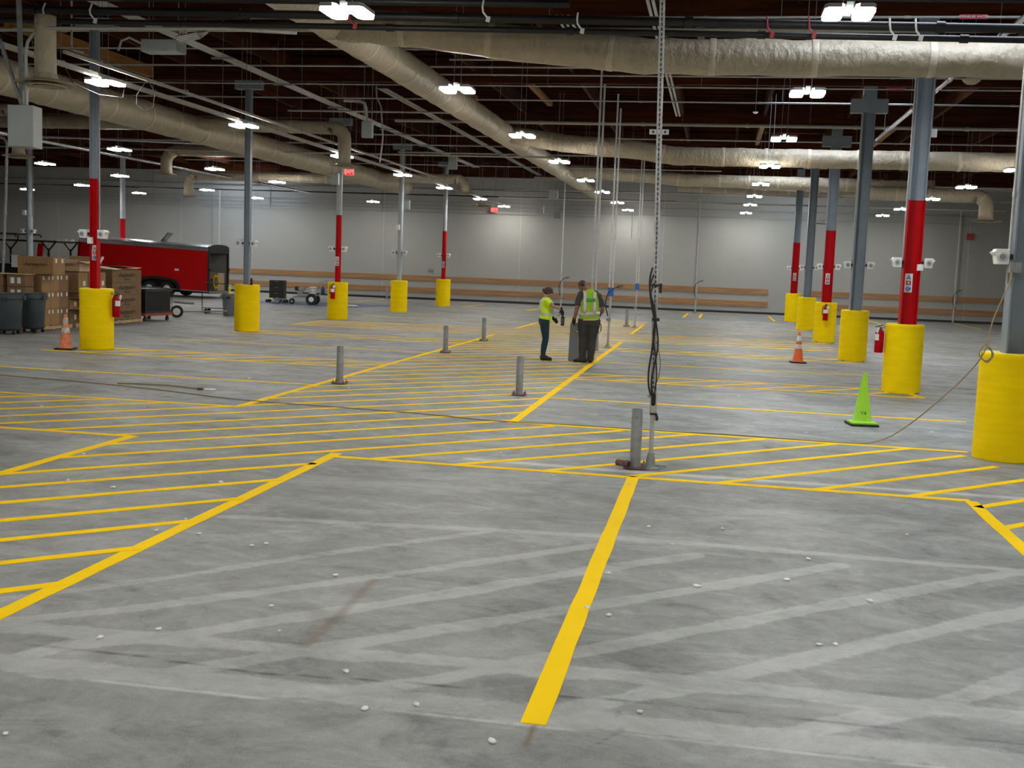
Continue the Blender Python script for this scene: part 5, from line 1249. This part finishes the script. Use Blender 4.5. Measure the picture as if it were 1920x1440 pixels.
mb = MB(); mb.tube([(.0, -.05, .72), (.1, -.05, .86), (.25, -.05, .88), (.38, -.05, .78)], .012, 6); mb.tube([(.45, -.05, .6), (.42, -.05, .85), (.55, -.05, .99), (.72, -.05, .9), (.78, -.05, .65), (.62, -.05, .5)], .012, 6); mb.build('hoses', M_galvd, root, smooth=True)
mb = MB(); mb.sph((.68, -.05, .62), .10, 12, (.8, .6, 1.6)); mb.build('blue_hose_bundle', mat('dark_blue_bundle', (.01, .03, .09), .6), root, smooth=True)
mb = MB(); mb.lathe([(.0, -.02), (.07, -.02), (.07, .02), (0, .02)], (.86, -.08, .55), n=18, axis='Y'); mb.build('spray_guide_disc', M_galvd, root, smooth=True)
root = thing('drawer_stack', 'tall black plastic drawer stack on a small wheeled dolly left of the striping machine', 'tool box', (-18.45, 45.9, 0), R(8))
mb = MB(); mb.bb(-.32, .32, -.22, .22, .20, .96); mb.build('drawer_case', M_blkpl, root, bevel=.01)
for k in range(3):
    mb = MB(); mb.bb(-.30, .30, -.235, -.22, .22+.25*k, .44+.25*k); dr = mb.build('drawer', M_blkpl, root, bevel=.004)
    mb = MB(); mb.bb(-.06, .06, -.25, -.235, .40+.25*k, .415+.25*k); mb.build('drawer_handle', M_galvd, dr)
mb = MB(); mb.bb(-.34, .34, -.24, .24, .14, .20); mb.build('dolly_deck', M_galvd, root)
mb = MB(); mb.bb(-.32, -.14, -.246, -.24, .15, .21); mb.build('yellow_label', M_foamtop, root)
for x in (-.4, .03, .34):
    for y in (-.22, .22):
        rr = .12 if x == .03 else .07
        mb = MB(); mb.cyl((x, y-.02, rr), (x, y+.02, rr), rr, n=18); mb.build('wheel', M_rubber if x != .03 else M_galvd, root, smooth=True)
root = tag(None or bpy.data.objects.new('ground_tarp', None), 'crumpled blue tarp spread on the floor under the striping machine', 'tarp'); COL.objects.link(root); root.location = (-16.6, 46.2, 0)
mb = MB(); nxx, nyy = 40, 24; g = {}
for i in range(nxx+1):
    for j in range(nyy+1):
        x = -2.6+5.2*i/nxx; y = -1.6+3.4*j/nyy
        edge = 1+.15*noise.noise(Vector((x, y, 3)))
        g[i, j] = mb.bm.verts.new((x*edge + .3*y, y*edge, .004+.025*max(0, noise.noise(Vector((x*2.2, y*2.2, 1)))) ))
for i in range(nxx):
    for j in range(nyy): mb.bm.faces.new((g[i, j], g[i+1, j], g[i+1, j+1], g[i, j+1]))
mb.build('tarp_sheet', M_tarp, root, smooth=2)
mb = MB(); mb.sph((1.6, -.9, .03), .25, 12, (1.4, .7, .18)); mb.build('white_rag', M_label, root, smooth=True)
tag(MB().cyl((-15.05, 28.0, 1.22), (-15.05, 28.0, 1.23), .01).build('tmpdel', M_black), None, None)
bpy.data.objects.remove(bpy.data.objects['tmpdel'])
root = thing('drink_bottle', 'small dark bottle standing on the second left column guard', 'bottle', (-11.98, 27.98, 1.222))
mb = MB(); mb.lathe([(0, 0), (.035, 0), (.037, .01), (.037, .12), (.015, .17), (.015, .19)], n=18); mb.build('bottle_body', M_black, root, smooth=True)
mb = MB(); mb.lathe([(.016, .19), (.017, .19), (.017, .215), (0, .216)], n=14); mb.build('cap', M_label, root, smooth=True)
mb = MB(); mb.lathe([(.0375, .03), (.038, .031), (.038, .08), (.0375, .081)], n=18); mb.build('red_wrap', M_red, root, smooth=True)

# ------------------------------------------------------------------ people
def remesh(o, vox, sm=2):
    m = o.modifiers.new('fuse', 'REMESH'); m.mode = 'VOXEL'; m.voxel_size = vox; m.use_smooth_shade = True
    s_ = o.modifiers.new('soft', 'SMOOTH'); s_.factor = .5; s_.iterations = sm
    return o
def hand(mb, wrist, d, palm_n, curl, k=1.0, e=0.0, side=1):
    # wrist point, direction d the hand points, palm_n the palm's normal; curl in radians per joint; e inflates (for gloves)
    d = Vector(d).normalized(); n = Vector(palm_n); n = (n - d*n.dot(d)).normalized(); s = d.cross(n)*side
    w_ = Vector(wrist)
    mb.loft([(w_ - d*.01, .026*k+e, .019*k+e), (w_ + d*.03*k, .034*k+e, .017*k+e), (w_ + d*.075*k, .041*k+e, .015*k+e), (w_ + d*.09*k, .038*k+e, .012*k+e)], 12)
    for i, (off, ln) in enumerate(((-.030, .066), (-.010, .075), (.010, .070), (.030, .055))):
        p = w_ + d*.083*k + s*off*k; dd = d.copy(); pts = [(p, .0095*k+e, .0095*k+e)]
        for j, f in enumerate((.45, .31, .24)):
            dd = (dd*math.cos(curl) + n*math.sin(curl)).normalized() if j or True else dd
            n2 = (n*math.cos(curl*(j+1)) - d*math.sin(curl*(j+1)))
            p = p + dd*ln*f*k; pts.append((p, (.009-.001*j)*k+e, (.009-.001*j)*k+e))
            dd = (d*math.cos(curl*(j+2)) + n*math.sin(curl*(j+2))).normalized()
        mb.loft(pts, 8)
    p = w_ + d*.025*k - s*.028*k; td = (d*.75 - s*.75 + n*.35).normalized()
    mb.loft([(p, .012*k+e, .012*k+e), (p+td*.035*k, .011*k+e, .011*k+e), (p+td*.035*k+(td+n*.8+d*.4).normalized()*.03*k, .009*k+e, .009*k+e)], 8)
def head(mb, c, r, fwd, tiltv=(0, 0, 1)):
    f = Vector(fwd).normalized(); u = Vector(tiltv); u = (u - f*u.dot(f)).normalized(); s = f.cross(u); c = Vector(c)
    q = Matrix((( s.x, f.x, u.x), (s.y, f.y, u.y), (s.z, f.z, u.z))).to_4x4()
    def E_(p, rad, sc, n=16):
        m = Matrix.Translation(c + s*p[0]*r + f*p[1]*r + u*p[2]*r) @ q @ Matrix.Diagonal((sc[0], sc[1], sc[2], 1))
        bmesh.ops.create_uvsphere(mb.bm, u_segments=n, v_segments=12, radius=rad*r, matrix=m)
    E_((0, -.05, .18), 1, (.68, .86, .80)); E_((0, .12, -.28), 1, (.56, .66, .74)); E_((0, .38, -.82), .30, (1, .8, .7)); E_((0, .74, .12), .32, (1.5, .5, .35))
    E_((0, .84, -.16), .15, (.8, 1.1, 1.6)); E_((0, .94, -.25), .10, (1.2, 1, .9)); E_((0, .76, -.50), .13, (1.7, .6, .35)); E_((0, .73, -.60), .12, (1.4, .6, .4))
    for sd in (-1, 1):
        E_((sd*.70, -.03, -.05), .22, (.35, .8, 1.25)); E_((sd*.38, .60, -.22), .2, (1, .8, .8))
    return c, s, f, u
def eyes(parent, c, s, f, u, r):
    for sd in (-1, 1):
        mb = MB(); mb.sph(c + s*sd*.27*r + f*.78*r + u*.0*r, .075*r, 10); mb.build('eye', M_eye, parent, smooth=2)

# ---- woman, profile to the right
wr = thing('person', 'person in neon yellow safety shirt and dark teal trousers, holding a black bottle', 'person', (-3.51, 23.72, 0), R(9))
mb = MB()
LEG = lambda y: [((-.005, y, .88), .095, .10), ((-.012, y, .80), .092, .105), ((.0, y, .66), .080, .085), ((.018, y, .50), .060, .062), ((.016, y, .44), .055, .056), ((-.002, y, .32), .054, .056), ((-.018, y, .18), .042, .043), ((-.022, y, .08), .038, .04)]
for y in (-.085, .085):
    mb.loft(LEG(y), 14); mb.loft([((-.07, y, .05), .035, .04), ((-.02, y, .055), .038, .045), ((.06, y, .04), .04, .032), ((.14, y, .03), .032, .022)], 12)
mb.loft([((-.01, 0, .80), .105, .15), ((-.015, 0, .88), .115, .155), ((-.005, 0, .98), .10, .135), ((.0, 0, 1.10), .105, .14), ((.0, 0, 1.20), .105, .155), ((-.01, 0, 1.28), .085, .14), ((-.005, 0, 1.325), .06, .07), ((.01, 0, 1.40), .052, .052)], 18)
for i, v in enumerate(mb.bm.verts): pass
RA = [((-.005, -.155, 1.28), .052, .052), ((.04, -.20, 1.245), .047, .047), ((.12, -.265, 1.18), .038, .038), ((.20, -.25, 1.15), .036, .036), ((.32, -.215, 1.105), .026, .026)]
LA = [((-.005, .155, 1.28), .052, .052), ((-.005, .195, 1.18), .046, .046), ((.03, .225, 1.03), .038, .038), ((.10, .215, .95), .035, .035), ((.17, .20, .885), .026, .026)]
mb.loft(RA, 12); mb.loft(LA, 12)
hc, hs, hf, hu = head(mb, (.045, 0, 1.455), .105, (.96, -.05, -.18), (0.1, 0, 1))
hand(mb, (.32, -.215, 1.105), (.35, .05, -.95), (-.2, 1, 0), .45, .92)
hand(mb, (.17, .20, .885), (.75, -.1, -.65), (-.3, -1, -.2), .3, .92)
b_ = remesh(mb.build('body', M_skin, wr), .007)
eyes(wr, hc, hs, hf, hu, .105)
mb = MB(); mb.sph(hc + Vector((-.012, 0, .022)), .105, 20, (1.0, .80, .86)); mb.sph(hc + Vector((-.10, 0, .03)), .042, 12, (1, 1, 1)); mb.sph(hc + Vector((-.118, 0, .055)), .022, 10)
remesh(mb.build('tied_back_hair', M_hair, wr), .008, 1)
mb = MB(); mb.sph(hc + Vector((-.085, 0, .045)), .026, 10, (.6, 1.1, 1)); mb.build('hair_tie', M_label, wr, smooth=2)
mb = MB(); mb.box(hc + Vector((.098, 0, .0)), (.012, .15, .03), (0, .15, 0)); mb.box(hc+Vector((.04, -.078, .005)), (.12, .004, .008), (0, .1, 0)); mb.box(hc+Vector((.04, .078, .005)), (.12, .004, .008), (0, .1, 0)); mb.build('safety_glasses', M_eye, wr, bevel=.003)
mb = MB(); mb.loft([((.0, 0, .83), .138, .172), ((.0, 0, .90), .140, .172), ((.005, 0, .98), .132, .160), ((.01, 0, 1.10), .134, .160), ((.005, 0, 1.20), .130, .170), ((-.01, 0, 1.29), .098, .150), ((-.005, 0, 1.33), .072, .088)], 24, wob=.05)
mb.loft([((-.005, -.15, 1.285), .066, .066), ((.04, -.20, 1.245), .063, .063), ((.095, -.245, 1.20), .064, .064)], 14); mb.loft([((-.005, .15, 1.285), .066, .066), ((-.005, .195, 1.18), .062, .062), ((.01, .21, 1.11), .064, .064)], 14)
remesh(mb.build('safety_shirt', M_hivis, wr), .009, 2)
mb = MB(); mb.lathe([(.162, -.032), (.166, -.03), (.166, .03), (.162, .032)], n=36)
for v in mb.bm.verts: v.co.x = v.co.x*.845+.005; v.co.y *= 1.02; v.co.z += .985
mb.build('silver_band', M_silver, wr, smooth=True)
for y in (-.09, .09):
    mb = MB(); mb.loft([((.132, y, 1.0), .025, .004), ((.142, y, 1.12), .025, .004), ((.134, y, 1.22), .025, .004), ((.06, y, 1.315), .025, .004), ((-.02, y, 1.33), .025, .004), ((-.11, y, 1.26), .025, .004), ((-.127, y, 1.1), .025, .004), ((-.130, y, 1.0), .025, .004)], 8); mb.build('silver_strap', M_silver, wr, smooth=2)
mb = MB(); 
for y in (-.085, .085):
    mb.loft([((c[0][0]-.004, c[0][1], c[0][2]), c[1]+.014, c[2]+.012) for c in LEG(y)[:-1]] + [((-.02, y, .12), .052, .055)], 16, wob=.05)
mb.loft([((-.012, 0, .79), .118, .150), ((-.022, 0, .82), .128, .158), ((-.018, 0, .88), .128, .155), ((-.005, 0, .93), .115, .14)], 20)
remesh(mb.build('trousers', M_navy, wr), .009, 2)
for y in (-.085, .085):
    mb = MB(); mb.loft([((-.085, y, .045), .036, .044), ((-.04, y, .06), .046, .06), ((.03, y, .052), .047, .050), ((.10, y, .038), .046, .036), ((.165, y, .028), .030, .024)], 14); mb.loft([((-.025, y, .05), .05, .055), ((-.022, y, .15), .05, .052)], 12)
    bt = remesh(mb.build('boot', M_boot, wr), .007, 1)
for nm, a in (('glove', ((.32, -.215, 1.105), (.35, .05, -.95), (-.2, 1, 0), .45, .92, .003)), ('glove', ((.17, .20, .885), (.75, -.1, -.65), (-.3, -1, -.2), .3, .92, .003))):
    mb = MB(); hand(mb, *a); w_ = Vector(a[0]); dd = Vector(a[1]).normalized(); mb.loft([(w_-dd*.045, .034, .034), (w_+dd*.02, .033, .03)], 12); remesh(mb.build(nm, M_glove, wr), .0045, 1)
root = thing('spray_bottle', 'black bottle held upright in the gloved hand of the yellow-shirted person', 'bottle', (-3.51+.36*.985+.19*.16, 23.72+.36*.16-.19*.985, .765), R(9))
mb = MB(); mb.lathe([(0, 0), (.036, 0), (.039, .006), (.039, .165), (.036, .18), (.018, .20), (.016, .235)], n=24); mb.build('can_body', M_black, root, smooth=True)
mb = MB(); mb.lathe([(.0392, .02), (.0398, .022), (.0398, .15), (.0392, .152)], n=24); mb.build('printed_wrap', mat('dark_can_print', (.05, .055, .07), .4, var=.9, scale=30), root, smooth=True)
mb = MB(); mb.lathe([(.0185, .225), (.0185, .25), (.0, .255)], n=16); mb.build('cap', M_blkpl, root, smooth=True)

# ---- man seen from behind, head bowed to the left
mr = thing('person', 'person seen from behind in lime safety vest, grey T-shirt and charcoal trousers, head bowed', 'person', (-2.58, 23.62, 0), R(9))
mr.scale = (1.05, 1.05, 1)
mb = MB()
ML = [((-.075, .0, .92), .11, .12), ((-.085, .0, .80), .100, .11), ((-.085, .01, .66), .085, .09), ((-.085, .02, .50), .064, .068), ((-.085, .015, .42), .062, .064), ((-.085, -.005, .30), .060, .062), ((-.09, -.01, .16), .044, .046), ((-.09, -.01, .08), .042, .042)]
MRL = [((.105, .0, .92), .11, .12), ((.10, .0, .80), .100, .11), ((.09, .015, .66), .085, .09), ((.085, .03, .50), .064, .068), ((.08, .02, .42), .062, .064), ((.075, .0, .30), .060, .062), ((.07, -.0, .16), .044, .046), ((.07, -.0, .08), .042, .042)]
mb.loft(ML, 14); mb.loft(MRL, 14)
mb.loft([((-.06, -.02, .05), .04, .04), ((-.10, .0, .055), .042, .045), ((-.17, .03, .045), .04, .035), ((-.24, .055, .03), .034, .024)], 12)
mb.loft([((.07, -.05, .05), .04, .04), ((.07, .0, .055), .042, .045), ((.065, .08, .045), .042, .035), ((.06, .16, .03), .034, .024)], 12)
mb.loft([((.01, 0, .84), .17, .125), ((.01, 0, .96), .17, .125), ((.01, .0, 1.08), .16, .118), ((.01, .015, 1.22), .18, .125), ((.005, .03, 1.36), .20, .125), ((-.005, .045, 1.46), .175, .10), ((-.04, .07, 1.53), .075, .07), ((-.085, .11, 1.58), .06, .06)], 20)
MLA = [((-.175, .03, 1.45), .062, .062), ((-.215, .03, 1.36), .056, .056), ((-.235, .03, 1.19), .044, .044), ((-.255, .06, 1.06), .042, .042), ((-.285, .13, .90), .030, .030)]
MRA = [((.19, .03, 1.41), .062, .062), ((.235, .03, 1.32), .055, .055), ((.275, .02, 1.17), .044, .044), ((.27, .11, 1.08), .042, .042), ((.22, .24, 1.02), .030, .030)]
mb.loft(MLA, 12); mb.loft(MRA, 12)
mc, ms, mf, mu = head(mb, (-.145, .155, 1.615), .112, (-.62, .50, -.60), (-.30, .25, .9))
hand(mb, (-.285, .13, .90), (-.10, .15, -.98), (1, .2, 0), .35)
hand(mb, (.22, .24, 1.02), (-.5, .8, -.3), (0, 0, -1), .5)
remesh(mb.build('body', M_skin2, mr), .008)
eyes(mr, mc, ms, mf, mu, .112)
mb = MB(); mb.sph(mc - mf*.012 + mu*.030, .106, 20, (.80, .90, .84)); remesh(mb.build('short_hair', M_hair2, mr), .008, 1)
mb = MB(); mb.loft([((.01, 0, .90), .19, .142), ((.01, 0, 1.0), .185, .140), ((.01, .0, 1.10), .178, .135), ((.01, .015, 1.22), .19, .138), ((.005, .03, 1.36), .208, .136), ((-.005, .045, 1.47), .18, .11), ((-.035, .065, 1.53), .09, .08)], 24)
mb.sph((-.165, .03, 1.435), .080, 16); mb.sph((.175, .03, 1.405), .080, 16)
mb.loft([((-.165, .03, 1.435), .074, .074), ((-.21, .03, 1.34), .068, .068), ((-.236, .03, 1.215), .064, .064), ((-.238, .03, 1.205), .056, .056)], 16); mb.loft([((.175, .03, 1.405), .074, .074), ((.23, .03, 1.30), .067, .067), ((.266, .022, 1.20), .063, .063), ((.268, .022, 1.19), .055, .055)], 16)
remesh(mb.build('t_shirt', M_tee, mr), .009, 2)
mb = MB(); VS = [((.015, -.005, .90), .205, .160), ((.015, -.005, 1.0), .20, .158), ((.012, .0, 1.12), .19, .152), ((.01, .01, 1.24), .188, .154), ((.005, .025, 1.36), .185, .150), ((-.005, .04, 1.46), .165, .122), ((-.03, .06, 1.53), .10, .09)]
mb.loft(VS, 28, wob=.03); remesh(mb.build('safety_vest', M_vest, mr), .009, 2)
def vband(z, h, m, nm, e=.006):
    mb = MB()
    def sec(zz):
        for a, b in zip(VS[:-1], VS[1:]):
            if a[0][2] <= zz <= b[0][2]:
                t = (zz-a[0][2])/(b[0][2]-a[0][2]); return [a[0][k]+(b[0][k]-a[0][k])*t for k in range(3)], a[1]+(b[1]-a[1])*t, a[2]+(b[2]-a[2])*t
        return VS[0]
    rings = []
    for q in range(3):
        c, rx, ry = sec(z+h*q/2); ring = []
        for i in range(40):
            a = 2*PI*i/40; ring.append(mb.bm.verts.new((c[0]+(rx+e)*math.cos(a), c[1]+(ry+e)*math.sin(a), c[2]+.05*math.cos(a)*.35)))
        rings.append(ring)
    for k in range(2):
        for i in range(40): j = (i+1) % 40; mb.bm.faces.new((rings[k][i], rings[k][j], rings[k+1][j], rings[k+1][i]))
    o = mb.build(nm, m, mr, smooth=2); sd = o.modifiers.new('thick', 'SOLIDIFY'); sd.thickness = .004
    return o
vband(1.0, .085, M_pink, 'orange_edge_band', .010); vband(1.018, .050, M_silver, 'silver_waist_band', .014); vband(.905, .022, M_pink, 'hem_band', .008)
for x in (-.085, .10):
    for w_, m, nm, dy in ((.035, M_pink, 'orange_edge_strap', 0), (.022, M_silver, 'silver_strap', -.006)):
        mb = MB(); mb.loft([((x, -.160+dy, 1.06), w_, .004), ((x, -.158+dy, 1.16), w_, .004), ((x-.003, -.142+dy, 1.28), w_, .004), ((x-.006, -.122+dy, 1.38), w_, .004), ((x-.012, -.088+dy*.8, 1.46), w_, .004), ((x-.02, .02, 1.525), w_*.9, .004)], 8); mb.build(nm, m, mr, smooth=2)
mb = MB(); mb.box((.02, -.146, 1.33), (.19, .004, .07), (-.16, 0, -.02)); mb.build('back_print', mat('green_back_print', (.05, .30, .04), .7, var=.4, scale=30), mr)
mb = MB()
mb.loft([((c[0][0]-.006, c[0][1], c[0][2]), c[1]+.022, c[2]+.02) for c in ML[:-1]] + [((-.09, -.01, .05), .07, .07)], 16, wob=.08)
mb.loft([((c[0][0]+.004, c[0][1], c[0][2]), c[1]+.022, c[2]+.02) for c in MRL[:-1]] + [((.07, 0, .05), .07, .07)], 16, wob=.08, seed=4)
mb.loft([((.008, 0, .82), .19, .145), ((.01, -.01, .90), .19, .15), ((.01, 0, .97), .178, .14)], 22); remesh(mb.build('trousers', M_char, mr), .010, 2)
mb = MB(); mb.lathe([(.19, -.02), (.195, -.018), (.195, .018), (.19, .02)], n=36)
for v in mb.bm.verts: v.co.x = v.co.x*.97+.01; v.co.y *= .78; v.co.z += .925
mb.build('belt', M_black, mr, smooth=True)
mb = MB(); mb.box((.19, -.05, .88), (.06, .08, .14)); mb.tube([(.19, -.06, .9), (.25, -.06, .82), (.255, -.06, .70), (.21, -.06, .63), (.19, -.06, .72)], .009, 6); mb.build('belt_pouch', M_black, mr, smooth=True)
mb = MB(); mb.loft([((-.005, -.045, .045), .02, .022), ((-.02, -.038, .05), .040, .042), ((-.05, -.025, .05), .047, .05), ((-.10, .0, .06), .052, .06), ((-.17, .03, .05), .05, .042), ((-.265, .06, .032), .034, .028)], 14); remesh(mb.build('boot', M_boot, mr), .008, 1)
mb = MB(); mb.loft([((.07, -.098, .045), .02, .022), ((.07, -.085, .05), .040, .042), ((.07, -.05, .05), .048, .05), ((.07, .0, .06), .052, .06), ((.065, .08, .05), .05, .042), ((.06, .18, .032), .034, .028)], 14); remesh(mb.build('boot', M_boot, mr), .008, 1)
for a in (((-.285, .13, .90), (-.10, .15, -.98), (1, .2, 0), .35, 1, .003), ((.22, .24, 1.02), (-.5, .8, -.3), (0, 0, -1), .5, 1, .003)):
    mb = MB(); hand(mb, *a); w_ = Vector(a[0]); dd = Vector(a[1]).normalized(); mb.loft([(w_-dd*.05, .038, .038), (w_+dd*.02, .036, .033)], 12); remesh(mb.build('glove', M_glove, mr), .0045, 1)

for (x, y, z, lb) in ((4.37, 22.0, 5.65, 'pale round dome fixture under the roof, right of the second right column'), (.65, 25.2, 5.46, 'small white dome detector hanging under the roof right of centre')):
    root = thing('ceiling_dome', lb, 'detector', (x, y, z), 0, 'round domes under the roof')
    r_ = .16 if x > 2 else .06
    mb = MB(); mb.lathe([(0, -r_*.55), (r_*.5, -r_*.5), (r_*.9, -r_*.2), (r_, 0), (r_*.9, r_*.15), (0, r_*.15)], n=24); mb.build('dome_shell', M_tape if x > 2 else M_white, root, smooth=True)
    mb = MB(); mb.cyl((0, 0, r_*.1), (0, 0, 7.31-z), .008, n=6); mb.build('hanger_rod', M_galvd, root)
